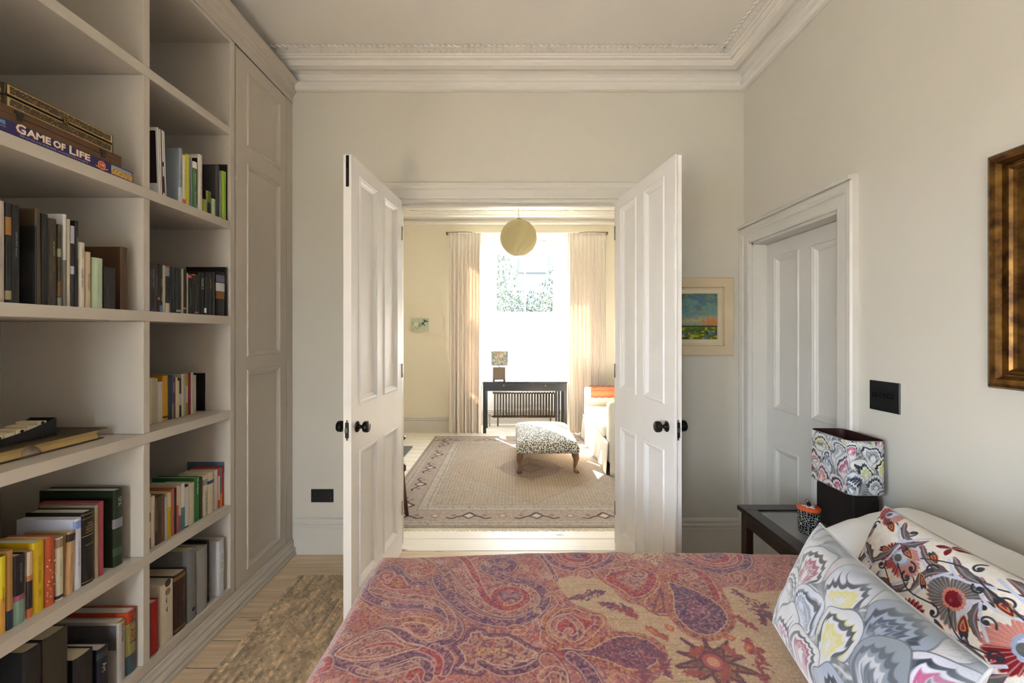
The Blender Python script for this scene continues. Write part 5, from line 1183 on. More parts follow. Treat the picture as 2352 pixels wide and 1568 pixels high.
cushion('pillow', (1.125, 1.60, .69), (1.10, 1.03, .69), (1.47, 1.57, .79), .17, white_cloth, 'plump white pillow lying at the far side of the bed head', 'pillow', n=90, pinch=.05, flat=.5)
cushion('pillow', (1.13, 1.0, .68), (1.13, .32, .68), (1.38, 1.0, 1.08), .15, white_cloth, 'white pillow propped upright against right wall at the frame edge', 'pillow', n=90, pinch=.05, flat=.5)

# ------------------------------------------------------------------ bedside table, lamp, jar
dark_wood = mat('dark_stained_wood', (38, 27, 21), .32, var=.25, scale=5, stretch=(1, .2, 1)); dark_wood2 = mat('dark_wood_side', (46, 28, 18), .4, var=.25, scale=5)
t = empty('bedside_table', (1.3, 1.87, 0), 'dark wooden side table with glass-topped frame beside the bed', 'table')
TZ = .602; X0, X1, Ya, Yb = 1.100, 1.505, 1.630, 2.095
q = MB(); fr = .062
for b_ in ((X0, X1, Yb-fr, Yb), (X0, X1, Ya, Ya+fr), (X0, X0+fr, Ya+fr, Yb-fr), (X1-fr, X1, Ya+fr, Yb-fr)): q.box(b_[0], b_[1], b_[2], b_[3], TZ-.022, TZ)
q.build('top_frame', dark_wood, t, bevel=.002)
gm2, nt, bs = base_mat('smoked_glass'); bs.inputs['Base Color'].default_value = (*lin((150, 152, 152)), 1); bs.inputs['Roughness'].default_value = .04; bs.inputs['Alpha'].default_value = .75; bs.inputs['Specular IOR Level'].default_value = .8
MB().box(X0+fr, X1-fr, Ya+fr, Yb-fr, TZ-.014, TZ-.008).build('glass_top', gm2, t)
for x in (X0+.012, X1-.052):
    for y in (Ya+.014, Yb-.054):
        MB().cbox(x, x+.04, y, y+.04, 0, TZ-.022, .004).build('leg', dark_wood2, t)
for b_ in ((X0+.052, X1-.052, Yb-.04, Yb-.02), (X0+.052, X1-.052, Ya+.02, Ya+.04), (X0+.018, X0+.036, Ya+.054, Yb-.054), (X1-.036, X1-.018, Ya+.054, Yb-.054)): MB().box(*b_, TZ-.085, TZ-.022).build('apron', dark_wood2, t)
MB().box(X0+.03, X1-.03, Ya+.03, Yb-.03, .20, .218).build('lower_shelf', dark_wood2, t)
def rrect(x0, x1, y0, y1, r, n=6):
    pts = []
    for (cx, cy, a0) in ((x1-r, y1-r, 0), (x0+r, y1-r, 90), (x0+r, y0+r, 180), (x1-r, y0+r, 270)):
        for k in range(n+1): a = math.radians(a0+90*k/n); pts.append((cx+r*math.cos(a), cy+r*math.sin(a)))
    return pts
def shade(t, name, x0, x1, y0, y1, z0, z1, r, m, seed, cell, n=460, inner=(46, 16, 20), pal=None):
    base = rrect(x0, x1, y0, y1, r, 8); P_ = catmull(base, 2, True); seg = np.hypot(*(np.roll(P_, -1, 0)-P_).T); cum = np.concatenate([[0], np.cumsum(seg)]); Lt = cum[-1]
    s = np.linspace(0, Lt, n, endpoint=False); Q = np.concatenate([P_, P_[:1]]); X_ = np.interp(s, cum, Q[:, 0]); Y_ = np.interp(s, cum, Q[:, 1])
    zz_ = np.linspace(z0, z1, max(24, int(n*(z1-z0)/Lt))); SS, ZZ = np.meshgrid(s, zz_, indexing='ij')
    P = np.stack([np.repeat(X_[:, None], len(zz_), 1), np.repeat(Y_[:, None], len(zz_), 1), ZZ], -1)
    c = Canvas(SS, ZZ-z0, (140, 142, 144), Lt/n*1.2); peacock(c, Lt, z1-z0, cell, seed, pal=pal)
    o = grid_mesh(name, P, np.clip(c.C, 0, 1), m, t, closed_u=True)
    inn = MB(); nn = len(base); c0 = ((x0+x1)/2, (y0+y1)/2); k_ = .985
    bi = [(c0[0]+(x-c0[0])*k_, c0[1]+(y-c0[1])*k_) for x, y in base]
    inn.add([(x, y, z0) for x, y in bi]+[(x, y, z1) for x, y in bi], [(i, (i+1) % nn, nn+(i+1) % nn, nn+i) for i in range(nn)], True)
    inn.build('shade_lining', cm(inner, .6), t)
    for z_ in (z0, z1): MB().tube([(x, y, z_) for x, y in base]+[(base[0][0], base[0][1], z_)], .0016, 6).build('shade_trim', cm((120, 118, 112)), t)
    return o
t = empty('bedside_lamp', (1.42, 1.82, TZ), 'black block table lamp with marbled rectangular shade on dark side table', 'table lamp')
blk = mat('black_leatherette', (26, 22, 20), .38, var=.15, bump=.15, bscale=200)
q = MB(); q.prism(rrect(1.715, 1.925, TZ+.0005, TZ+.188, .022), 'x', 1.368, 1.472, smooth=False)
q.build('lamp_base', blk, t, bevel=.004)
MB().lathe([(.012, 0), (.012, .09)], (1.42, 1.82, TZ+.185), (0, 0, 1), 14).build('lamp_stem', black_metal, t)
q = MB(); q.tube([(1.36, 1.82, .82), (1.48, 1.82, .82)], .002, 6); q.tube([(1.42, 1.71, .82), (1.42, 1.93, .82)], .002, 6); q.build('shade_carrier', steel, t)
shade(t, 'lamp_shade', 1.335, 1.483, 1.690, 1.925, .798, 1.012, .030, attr_mat('marbled_shade', .7, .05, 300, .05), 11, .088, n=640,
      pal=[((222, 222, 222), (150, 156, 160)), ((224, 222, 218), (200, 196, 90)), ((222, 220, 218), (206, 110, 84)), ((220, 222, 226), (60, 84, 104)), ((224, 222, 216), (190, 196, 110)), ((220, 218, 218), (170, 40, 90))])
t = empty('candle_jar', (1.247, 1.80, TZ), 'small black jar with white line pattern and orange lid on side table', 'jar')
m, nt, b = base_mat('jar_glaze'); L = nt.links
tc = N(nt, 'ShaderNodeTexCoord'); mp = N(nt, 'ShaderNodeMapping'); mp.inputs['Scale'].default_value = (105, 105, 105); L.new(tc.outputs['Object'], mp.inputs[0])
vo = N(nt, 'ShaderNodeTexVoronoi', feature='DISTANCE_TO_EDGE'); vo.inputs['Scale'].default_value = 1; vo.inputs['Randomness'].default_value = .6; L.new(mp.outputs[0], vo.inputs['Vector'])
cr = N(nt, 'ShaderNodeValToRGB'); e_ = cr.color_ramp.elements; e_[0].position = .02; e_[0].color = (*lin((176, 174, 170)), 1); e_[1].position = .055; e_[1].color = (*lin((14, 13, 14)), 1)
L.new(vo.outputs['Distance'], cr.inputs[0]); L.new(cr.outputs[0], b.inputs['Base Color']); b.inputs['Roughness'].default_value = .08
MB().lathe([(.0, 0), (.036, 0), (.038, .004), (.0425, .095), (.042, .098), (.040, .098)], (1.247, 1.80, TZ+.0005), (0, 0, 1), 36).build('jar_body', m, t)
MB().lathe([(.042, .098), (.044, .100), (.044, .106), (.042, .108), (0, .1085)], (1.247, 1.80, TZ), (0, 0, 1), 36).build('lid', mat('orange_lacquer', (206, 84, 30), .2), t)
q = MB(); pts = [((.026 if k % 2 == 0 else .010)*math.cos(k*math.pi/5), (.026 if k % 2 == 0 else .010)*math.sin(k*math.pi/5)) for k in range(10)]
q.prism([(1.247+x, 1.80+y) for x, y in pts], 'z', TZ+.1085, TZ+.111); q.build('star_ornament', cm((190, 190, 186)), t)
MB().lathe([(0, 0), (.006, .001), (.0085, .007), (.006, .014), (.004, .017)], (1.247, 1.80, TZ+.111), (0, 0, 1), 16).build('lid_knob', black_metal, t)
q = MB(); q.tube([(1.247+.008*math.cos(a)-.006, 1.80+.003*math.sin(a), TZ+.131+.006*math.sin(a)) for a in np.linspace(0, 6.28, 14)], .0009, 6); q.build('wire_loop', black_metal, t)
# ------------------------------------------------------------------ pictures
def frame_mesh(c, w, h, axis, prof, m, name, parent):
    """rectangular moulded frame, outer size w x h around c; axis = outward normal ('-y' or '-x')"""
    n = Vector((0, -1, 0)) if axis == '-y' else Vector((-1, 0, 0)); hx = Vector((1, 0, 0)) if axis == '-y' else Vector((0, 1, 0)); c = Vector(c)
    pth = [c-hx*w/2-Vector((0,0,h/2)), c+hx*w/2-Vector((0,0,h/2)), c+hx*w/2+Vector((0,0,h/2)), c-hx*w/2+Vector((0,0,h/2))]
    q = MB().sweep(pth, n, prof, closed=True); ref = min((v[0] if axis == '-y' else v[1]) for v in q.v)
    if ref < (c.x if axis == '-y' else c.y)-w/2-.004: q = MB().sweep(pth, n, [(-a, b_) for a, b_ in prof], closed=True)
    return q.build(name, m, parent)
t = empty('landscape_painting', (1.19, YB, 1.55), 'framed oil sketch of green fields under stormy sky, behind right door leaf', 'painting')
cw = mat('pale_wood_frame', (214, 196, 164), .6, var=.05, scale=6)
frame_mesh((1.19, YB-.001, 1.549), .506, .504, '-y', [(0, 0), (0, .022), (.004, .026), (.060, .026), (.064, .012), (.066, .012)], cw, 'outer_frame', t)
frame_mesh((1.19, YB-.001, 1.549), .376, .374, '-y', [(0, .0), (0, .012), (.014, .020), (.036, .020), (.040, .010)], mat('cream_slip', (222, 208, 178), .6, var=.03), 'inner_slip', t)
nx_, nz_ = 160, 160; U, V = np.meshgrid(np.linspace(0, 1, nx_), np.linspace(0, 1, nz_), indexing='ij')
c = Canvas(U, V, (110, 150, 150), .012); al = np.arange(len(c.U)); n_ = vnoise(c.U*7+c.V*3, c.V*9, 3); n2_ = vnoise(c.U*16, c.V*30, 5)
c.mix(al, (c.V-.62)*2.2+(n_-.5)*1.2, (88, 92, 70)); c.mix(al, np.clip(1-np.abs(c.V-.42)*9, 0, 1)*.9, (196, 176, 116)); c.mix(al, np.clip((n_-.55)*3, 0, 1)*np.clip((c.V-.4)*4, 0, 1), (90, 128, 150)); c.mix(al, np.clip((n2_-.6)*3, 0, 1)*(c.V > .35), (140, 150, 110)); c.mix(al, np.clip(1-np.hypot((c.U-.9)*3, (c.V-.38)*7), 0, 1), (206, 120, 60))
c.mix(al, (.31-c.V)/.008+.5, (84, 104, 40)); c.mix(al, np.clip(1-np.abs(c.V-.305)*60, 0, 1), (24, 30, 34)); c.mix(al, np.clip((n2_-.5)*4, 0, 1)*(c.V < .28), (176, 170, 50)); c.mix(al, np.clip((vnoise(c.U*9+3, c.V*18, 8)-.45)*4, 0, 1)*(c.V < .22), (36, 44, 60)); c.mix(al, np.clip((vnoise(c.U*12+8, c.V*12, 9)-.6)*4, 0, 1)*(c.V < .2), (90, 110, 150))
P = np.stack([1.045+U*.294, np.full_like(U, YB-.013)-.0015*n_.reshape(U.shape), 1.385+V*.332], -1)
grid_mesh('canvas', P, np.clip(c.C, 0, 1), attr_mat('oil_paint', .4, .12, 60, .4), t)
m, nt, b = base_mat('aged_gilt'); L = nt.links
tc = N(nt, 'ShaderNodeTexCoord'); nz = N(nt, 'ShaderNodeTexNoise'); nz.inputs['Scale'].default_value = 26; nz.inputs['Detail'].default_value = 6; L.new(tc.outputs['Object'], nz.inputs['Vector'])
cr = N(nt, 'ShaderNodeValToRGB'); e_ = cr.color_ramp.elements; e_[0].position = .35; e_[0].color = (*lin((66, 40, 20)), 1); e_[1].position = .68; e_[1].color = (*lin((134, 96, 44)), 1)
L.new(nz.outputs['Fac'], cr.inputs[0]); L.new(cr.outputs[0], b.inputs['Base Color']); b.inputs['Metallic'].default_value = .75; b.inputs['Roughness'].default_value = .3
t = empty('gilt_mirror', (XR, 1.02, 1.63), 'antique gilt-framed mirror hanging on right wall at frame edge', 'mirror')
prof = [(0, 0), (0, .028), (.006, .038), (.016, .044), (.030, .042), (.038, .030), (.040, .022), (.044, .022), (.048, .028), (.056, .030), (.062, .024), (.066, .016), (.086, .010), (.092, .006)]
frame_mesh((XR-.001, 1.04, 1.629), .60, .72, '-x', prof, m, 'gilt_frame', t)
mg, nt, b = base_mat('mirror_glass'); b.inputs['Metallic'].default_value = 1; b.inputs['Roughness'].default_value = .03; b.inputs['Base Color'].default_value = (.8, .8, .78, 1)
MB().box(XR-.006, XR-.003, .83, 1.25, 1.36, 1.90).build('mirror_glass', mg, t)
# ================================================================ FAR ROOM
# pendant globe
def translucent(name, col, fac=.4, rough=.8, tcol=None):
    m, nt, b = base_mat(name); L = nt.links; b.inputs['Base Color'].default_value = (*lin(col), 1); b.inputs['Roughness'].default_value = rough
    tl = N(nt, 'ShaderNodeBsdfTranslucent'); tl.inputs['Color'].default_value = (*lin(tcol or col), 1); mx = N(nt, 'ShaderNodeMixShader'); mx.inputs[0].default_value = fac
    L.new(b.outputs[0], mx.inputs[1]); L.new(tl.outputs[0], mx.inputs[2]); L.new(mx.outputs[0], nt.nodes['Material Output'].inputs[0]); return m
py = 4.55; px = (1191-1176)*py/F; pz = EYE+(766-546)*py/F
t = empty('pendant_lamp', (px, py, pz), 'round cream swirl-pleated globe pendant hanging in the far room', 'pendant lamp')
R = .193; a = np.linspace(0, 2*np.pi, 181)[:-1]; phi = np.linspace(.13, math.pi-.22, 60); Aa, Ph = np.meshgrid(a, phi, indexing='ij')
k = (Aa*12/(2*np.pi)+Ph*1.25) % 1; rr_ = R*(1+.030*(1-k)*np.sin(Ph)**.5-.015)
P = np.stack([px+rr_*np.sin(Ph)*np.cos(Aa), py+rr_*np.sin(Ph)*np.sin(Aa), pz+rr_*np.cos(Ph)], -1)
grid_mesh('globe_shade', P, None, translucent('cream_shade', (214, 204, 166), .35), t, closed_u=True)
MB().lathe([(.028, 0), (.03, .004), (.022, .012)], (px, py, pz+R*.985), (0, 0, 1), 20).build('shade_cap', cm((180, 170, 140)), t)
MB().lathe([(.042, 0), (.044, .004), (.044, .008)], (px, py, pz-R*.985), (0, 0, 1), 20).build('shade_ring', cm((170, 156, 120)), t)
MB().tube([(px, py, pz+R), (px, py, H-.03)], .0028, 8).build('flex', cm((150, 120, 80)), t)
MB().lathe([(.045, 0), (.05, .01), (.05, .03)], (px, py, H-.03), (0, 0, 1), 20).build('ceiling_rose', white_gloss, t)
# curtains
def curtain(name, x0, x1, y, z0, z1, folds, label, m, amp=.035, flare=1.0, headz=None, group=None, curve=0, yfun=None, pleat=True):
    t = empty(name, ((x0+x1)/2, y, 0), label, 'curtain', group)
    nu, nv = folds*16+1, 70; s = np.linspace(0, 1, nu); h = np.linspace(0, 1, nv)**.9
    Sg, Hg = np.meshgrid(s, h, indexing='ij'); zz_ = z1-(z1-z0)*Hg
    ph_ = Sg*folds*2*np.pi+.9*np.sin(Sg*7+1)
    spread = 1+(flare-1)*Hg
    X_ = (x0+x1)/2+(Sg-.5)*(x1-x0)*spread+.010*np.sin(ph_*.5+Hg*3)*Hg
    headw = (np.clip(1-Hg/.035, 0, 1) if pleat else 0)
    am = amp*(.55+.45*np.clip(Hg*5, 0, 1)+.25*np.sin(Sg*19+2)*Hg)
    if pleat: am = am*(1-.72*np.exp(-((Hg-.042)/.018)**2)); 
    Y_ = y+am*np.sin(ph_)+.3*am*np.sin(2*ph_+1.3)+(yfun(X_) if yfun else 0)
    if pleat: X_ = X_+.006*np.sin(ph_*2)*np.exp(-((Hg-.042)/.02)**2)
    o = grid_mesh('curtain_cloth', np.stack([X_, Y_, zz_], -1), None, m, t)
    md = o.modifiers.new('s', 'SOLIDIFY'); md.thickness = .002
    return t
cur_m = translucent('cream_curtain', (252, 242, 231), .10, tcol=(244, 228, 214))
cg = 'full length curtains of the bay window'
cl = curtain('curtain', -.915, -.445, YF-.075, .008, 2.882, 9, 'full-length cream pinch-pleat curtain left of the bay window', cur_m, amp=.024, flare=.98, group=cg)
crr = curtain('curtain', .80, 1.345, YF-.075, .008, 2.884, 10, 'full-length cream pinch-pleat curtain right of the bay window', cur_m, amp=.024, flare=1.0, group=cg)
t = empty('curtain_rail', (.21, YF+.1, 2.9), 'thin bronze curved curtain rail following the bay window', 'curtain rail')
q = MB(); q.tube(catmull([(-.95, YF-.075, 2.893), (-.62, YF-.07, 2.893), (-.42, YF+.12, 2.893), (-.25, YF+.40, 2.893), (.0, YF+.50, 2.893), (.42, YF+.50, 2.893), (.66, YF+.40, 2.893), (.83, YF+.12, 2.893), (1.03, YF-.07, 2.893), (1.38, YF-.075, 2.893)], 6), .006, 8); q.build('rail', mat('bronze_rail', (130, 96, 70), .4, .4), t)
for x in (-.94, 1.37): MB().cbox(x-.008, x+.008, YF-.08, YF-.001, 2.865, 2.897, .002).build('bracket', cm((110, 84, 60)), t)
sheer, nt, bs = base_mat('sheer_voile'); L = nt.links
tp = N(nt, 'ShaderNodeBsdfTransparent'); tl = N(nt, 'ShaderNodeBsdfTranslucent'); tl.inputs['Color'].default_value = (.7, .7, .71, 1); df = N(nt, 'ShaderNodeBsdfDiffuse'); df.inputs['Color'].default_value = (.92, .92, .93, 1)
m1 = N(nt, 'ShaderNodeMixShader'); m1.inputs[0].default_value = .5; L.new(tl.outputs[0], m1.inputs[1]); L.new(df.outputs[0], m1.inputs[2])
m2 = N(nt, 'ShaderNodeMixShader'); m2.inputs[0].default_value = .78
lw_ = N(nt, 'ShaderNodeLayerWeight'); lw_.inputs['Blend'].default_value = .5; mr_ = N(nt, 'ShaderNodeMapRange'); mr_.inputs['From Min'].default_value = .25; mr_.inputs['From Max'].default_value = .8; mr_.inputs['To Min'].default_value = .80; mr_.inputs['To Max'].default_value = 1.0; L.new(lw_.outputs['Facing'], mr_.inputs['Value']); mr2 = N(nt, 'ShaderNodeMapRange'); mr2.inputs['From Min'].default_value = .25; mr2.inputs['From Max'].default_value = .75; mr2.inputs['To Min'].default_value = .3; mr2.inputs['To Max'].default_value = .95; L.new(lw_.outputs['Facing'], mr2.inputs['Value']); L.new(mr_.outputs[0], m2.inputs[0]); L.new(mr2.outputs[0], m1.inputs[0]); L.new(tp.outputs[0], m2.inputs[1]); L.new(m1.outputs[0], m2.inputs[2]); L.new(m2.outputs[0], nt.nodes['Material Output'].inputs[0])
def cafe(p, q_, label, folds):
    p = Vector(p); q_ = Vector(q_); d = q_-p; W = d.length; ang = math.atan2(d.y, d.x); mid = (p+q_)/2
    t = empty('cafe_curtain', (mid.x, mid.y, 0), label, 'curtain', 'white voile half curtains in the bay', rot=(0, 0, ang))
    nu, nv = folds*10+1, 40; s = np.linspace(0, 1, nu); h = np.linspace(0, 1, nv); Sg, Hg = np.meshgrid(s, h, indexing='ij')
    ph_ = Sg*folds*2*np.pi+np.sin(Sg*11); Y_ = -.012+.011*np.sin(ph_)*(.6+.4*Hg)+.004*np.sin(ph_*2.3+Hg*4); Z_ = 1.778-(1.778-.72)*Hg; X_ = (Sg-.5)*(W-.05)
    o = grid_mesh('voile', np.stack([X_, Y_, Z_], -1), None, sheer, None); o.parent = t
    r = MB(); r.tube([(-W/2, -.012, 1.764), (W/2, -.012, 1.764)], .005, 8)
    for x in (-W/2+.012, 0 if W > 1 else W/2-.012, W/2-.012): r.lathe([(.009, 0), (.009, .02)], (x, -.022, 1.764), (0, 1, 0), 10)
    r.build('rod', mat('brass_rod', (150, 126, 96), .35, .7), t, world=False)
inw = lambda p, q_, o: None
cafe((BXa+.05, BY-.105, 0), (BXb-.05, BY-.105, 0), 'white voile half curtain on a rod across the centre window', 12)
cafe((BX0+.11, YF+.02+.0, 0), (BXa+.025, BY-.155, 0), 'white voile half curtain on the left slanting window', 6)
cafe((BXb-.025, BY-.155, 0), (BX1-.11, YF+.02, 0), 'white voile half curtain on the right slanting window', 6)
# console table
blackp = mat('black_painted_wood', (30, 31, 36), .3, var=.12, coat=.3)
t = empty('console_table', (.19, 6.36, 0), 'slim black console table with two small drawer knobs under bay window', 'table')
tx0, tx1, ty0, ty1, tz = -.418, .792, 6.175, 6.560, .745
MB().cbox(tx0-.004, tx1+.004, ty0-.004, ty1, tz-.022, tz, .003).build('table_top', mat('table_top_gloss', (40, 40, 44), .18, coat=.8), t)
q = MB(); q.box(tx0, tx1, ty0, ty0+.02, tz-.135, tz-.022); q.box(tx0, tx1, ty1-.02, ty1, tz-.135, tz-.022); q.box(tx0, tx0+.02, ty0+.02, ty1-.02, tz-.135, tz-.022); q.box(tx1-.02, tx1, ty0+.02, ty1-.02, tz-.135, tz-.022); q.build('apron', blackp, t)
for x in (tx0+.30, tx1-.31):
    MB().lathe([(.004, 0), (.004, .008), (.010, .011), (.010, .017), (.007, .020)], (x, ty0, tz-.055), (0, -1, 0), 14).build('drawer_knob', mat('aged_brass', (170, 140, 80), .35, .8), t)
for x in (tx0, tx1-.045):
    for y in (ty0, ty1-.045): MB().cbox(x, x+.045, y, y+.045, 0, tz-.135, .002).build('leg', blackp, t)
for x in (tx1-.10, tx1-.14): MB().cbox(x, x+.03, ty1-.12, ty1-.09, 0, tz-.135, .002).build('inner_leg', blackp, t)
# lamp on the table
t = empty('table_lamp', (-.19, 6.34, tz), 'small taupe block lamp with green marbled shade on black console', 'table lamp')
tau = mat('taupe_block', (112, 96, 84), .5, var=.06)
q = MB(); q.prism([(-.283, tz+.0005), (-.255, tz+.0005), (-.255, tz+.016), (-.130, tz+.016), (-.130, tz+.0005), (-.095, tz+.0005), (-.095, tz+.198), (-.283, tz+.198)], 'y', 6.27, 6.40); q.build('lamp_base', tau, t, bevel=.006)
MB().lathe([(.016, 0), (.010, .012), (.006, .016), (.006, .16)], (-.19, 6.335, tz+.198), (0, 0, 1), 14).build('lamp_stem', steel, t)
MB().tube([(-.30, 6.335, tz+.235), (-.08, 6.335, tz+.235)], .002, 6).build('shade_carrier', steel, t)
shade(t, 'lamp_shade', -.300, -.060, 6.22, 6.45, tz+.228, tz+.432, .012, attr_mat('marbled_shade_green', .7, .05, 300, .05), 5, .085, n=260, inner=(200, 190, 170),
      pal=[((200, 206, 190), (110, 140, 130)), ((206, 200, 180), (190, 120, 90)), ((190, 200, 190), (70, 96, 100))])
q = MB(); q.tube(catmull([(-.29, 6.38, tz+.05), (-.33, 6.37, tz+.048), (-.38, 6.33, tz+.03), (-.425, 6.28, tz-.02), (-.44, 6.25, tz-.08), (-.455, 6.25, tz-.3), (-.46, 6.3, .02)], 5), .003, 6)
tag(q.build('lamp_flex', cm((60, 50, 46))), 'dark lamp flex trailing off the left end of the console', 'cable')
# radiator
t = empty('column_radiator', (.22, 6.66, 0), 'bronze-black column radiator under the bay window behind console', 'radiator')
rb = mat('bronze_radiator', (92, 78, 62), .28, .85, var=.1)
n = 22; rx0, rx1 = -.29, .69
for i in range(n):
    x = rx0+(rx1-rx0)*(i+.5)/n; q = MB()
    for y in (6.625, 6.665, 6.705): q.tube([(x, y, .145), (x, y, .155), (x, y, .515), (x, y, .525)], [.006, .0115, .0115, .006], 8)
    q.tube([(x, 6.615, .150), (x, 6.715, .150)], .015, 8); q.tube([(x, 6.615, .520), (x, 6.715, .520)], .015, 8)
    q.build('column', rb, t)
q = MB(); q.tube([(rx0-.01, 6.665, .15), (rx1+.01, 6.665, .15)], .018, 10); q.tube([(rx0-.01, 6.665, .52), (rx1+.01, 6.665, .52)], .018, 10); q.build('header', rb, t)
for x in (-.22, .60): MB().cbox(x-.011, x+.011, 6.64, 6.69, 0, .14, .002).build('foot', rb, t)
q = MB(); q.tube([(-.30, 6.665, .15), (-.345, 6.665, .15), (-.35, 6.665, .13), (-.35, 6.665, 0)], .009, 8); q.lathe([(.016, 0), (.018, .05), (.012, .06)], (-.35, 6.665, .13), (0, 0, 1), 12)
q.tube([(.70, 6.665, .15), (.745, 6.665, .15), (.75, 6.665, 0)], .009, 8); q.lathe([(.014, 0), (.016, .09), (.010, .10)], (.75, 6.665, .15), (0, 0, 1), 12); q.build('valve', mat('chrome', (190, 188, 184), .2, 1), t)
# persian rug ---------------------------------------------------------
rx0_, rx1_, ry0_, ry1_ = -1.075, 1.46, 3.155, 5.97
W, Hh = rx1_-rx0_, ry1_-ry0_
U, V = np.meshgrid(np.linspace(0, W, 420), np.linspace(0, Hh, 470), indexing='ij')
c = Canvas(U, V, (170, 156, 140), .006); al = np.arange(len(c.U)); cx, cy = W/2, Hh/2
e_ = np.minimum(np.minimum(c.U, W-c.U), np.minimum(c.V, Hh-c.V))
DK, BG, RS = (96, 80, 76), (178, 162, 138), (150, 106, 96)
tn = vnoise(c.U*90, c.V*90, 1); c.mix(al, (tn-.45)*2, (134, 122, 112)); c.mix(al, (vnoise(c.U*60, c.V*60, 2)-.5)*2.4, (176, 158, 136))
fld = e_ > .42; c.mix(al, fld*.45, (160, 136, 110))
lat = (np.sin(c.U*210+np.sin(c.V*210)*1.2)*np.sin(c.V*210))*(.5+.8*vnoise(c.U*20, c.V*20, 31)); c.mix(al, np.clip(lat*2-.3, 0, 1)*fld*.5, (112, 90, 72))
# concentric diamond medallion
dm_ = np.abs(c.U-cx)/.92+np.abs(c.V-cy)/1.0; wob = .03*np.abs(np.sin(np.arctan2(c.V-cy, c.U-cx)*10)); dm_ = dm_+wob
dm_all = [(1.0, (140, 120, 104)), (.97, (176, 152, 122)), (.42, (128, 104, 96)), (.38, (148, 122, 104)), (.2, (116, 92, 88)), (.14, (160, 130, 110))]
for r_, col in dm_all: c.mix(al, ((r_-dm_)/.02+.5).clip(0, 1)*fld*.55, col)
c.mix(al, np.clip(lat*2-.2, 0, 1)*fld*(dm_ < .95)*.5, (104, 84, 68))
for a_, b_, col in ((0, .035, (138, 122, 108)), (.075, .082, DK), (.10, .108, (176, 160, 140)), (.30, .308, DK), (.33, .338, (176, 158, 136)), (.37, .378, DK), (.405, .415, (120, 100, 90)), (.035, .04, DK)):
    c.mix(al, np.clip((np.minimum(e_-a_, b_-e_))/.004+.5, 0, 1)*.6, col)
bd = (e_ > .11) & (e_ < .30); c.mix(al, bd*.35, (150, 116, 104))
def motif(x, y, s, horiz):
    T = (lambda p: (x+p[0]*s, y+p[1]*s)) if horiz else (lambda p: (x+p[1]*s, y+p[0]*s))
    c.stroke([T(p) for p in ((-1.7, -.35), (-1.3, -.5), (-.9, -.2), (-.5, .0), (0, .55), (.5, 0), (.9, -.2), (1.3, -.5), (1.7, -.35))], [(.009, (80, 58, 62))], 4)
    c.stroke([T(p) for p in ((-.5, 0), (0, -.5), (.5, 0), (0, .5))], [(.009, (80, 58, 62))], 1, True); c.shape([T(p) for p in ((-.4, 0), (0, -.4), (.4, 0), (0, .4))], [(0, (190, 172, 150)), (.03, (150, 110, 100))], 1)
    for p in ((-1.2, .1), (1.2, .1)): c.disc(T(p), .02, [(1, (150, 100, 94))])
for k in range(-2, 3):
    motif(cx+k*.53, .205, .10, True); motif(cx+k*.53, Hh-.205, .10, True)
for k in range(-2, 3):
    if abs(k) <= 2: motif(.205, cy+k*.50, .10, False); motif(W-.205, cy+k*.50, .10, False)
for k in range(-3, 4):
    for s_ in (.205, Hh-.205): c.disc((cx+(k+.5)*.53, s_), .035, [(1, (150, 110, 100)), (.6, (186, 168, 144))])
for k in range(40):
    a_ = k*2*math.pi/40; p = (cx+.30*math.cos(a_), cy+.30*math.sin(a_)); c.disc(p, .016, [(1, (110, 84, 84)), (.5, (170, 140, 120))])
Z = .009+.0015*vnoise(U*30, V*30, 5); Z[0] = Z[-1] = 0; Z[:, 0] = Z[:, -1] = 0
prg = empty('persian_rug', ((rx0_+rx1_)/2, (ry0_+ry1_)/2, .0005), 'large muted grey-brown oriental rug with diamond medallion in far room', 'rug')
gy_ = c.C.mean(1, keepdims=True); c.C = gy_+(c.C-gy_)*.72
grid_mesh('pile', np.stack([rx0_+U, ry0_+V, Z+.0005], -1), np.clip(c.C*1.12, 0, 1), attr_mat('rug_pile', .95, .22, 160, .5), prg)
q = MB()
rf = random.Random(5)
for k in range(420):
    x = rx0_+W*(k+.5)/420
    for (yy, s_) in ((ry0_, -1), (ry1_, 1)):
        dx_ = rf.uniform(-.006, .006); L_ = rf.uniform(.028, .045); w_ = .0022
        q.add([(x-w_, yy, .007), (x+w_, yy, .007), (x+w_*1.4+dx_, yy+s_*L_, .002), (x-w_*1.4+dx_, yy+s_*L_, .002), (x-w_, yy, .001), (x+w_, yy, .001), (x+w_*1.4+dx_, yy+s_*L_, .0005), (x-w_*1.4+dx_, yy+s_*L_, .0005)], [(0,1,2,3), (4,7,6,5), (0,3,7,4), (1,5,6,2), (2,6,7,3)])
o = q.build('fringe', mat('fringe_cotton', (226, 214, 190), .9), prg); o['kind'] = 'stuff'
# footstool ------------------------------------------------------------
m, nt, b = base_mat('leopard_fabric'); L = nt.links
tc = N(nt, 'ShaderNodeTexCoord'); mp = N(nt, 'ShaderNodeMapping'); mp.inputs['Scale'].default_value = (84, 56, 74); L.new(tc.outputs['Object'], mp.inputs[0])
vo = N(nt, 'ShaderNodeTexVoronoi'); vo.inputs['Scale'].default_value = 1; vo.inputs['Randomness'].default_value = 1; L.new(mp.outputs[0], vo.inputs['Vector'])
cr = N(nt, 'ShaderNodeValToRGB'); e2 = cr.color_ramp.elements; e2[0].position = .0; e2[0].color = (*lin((176, 164, 144)), 1); e2[1].position = .62; e2[1].color = (*lin((224, 220, 210)), 1)
for p_, c_ in ((.17, (176, 164, 144)), (.21, (36, 32, 31)), (.46, (36, 32, 31)), (.51, (224, 220, 210))): x = e2.new(p_); x.color = (*lin(c_), 1)
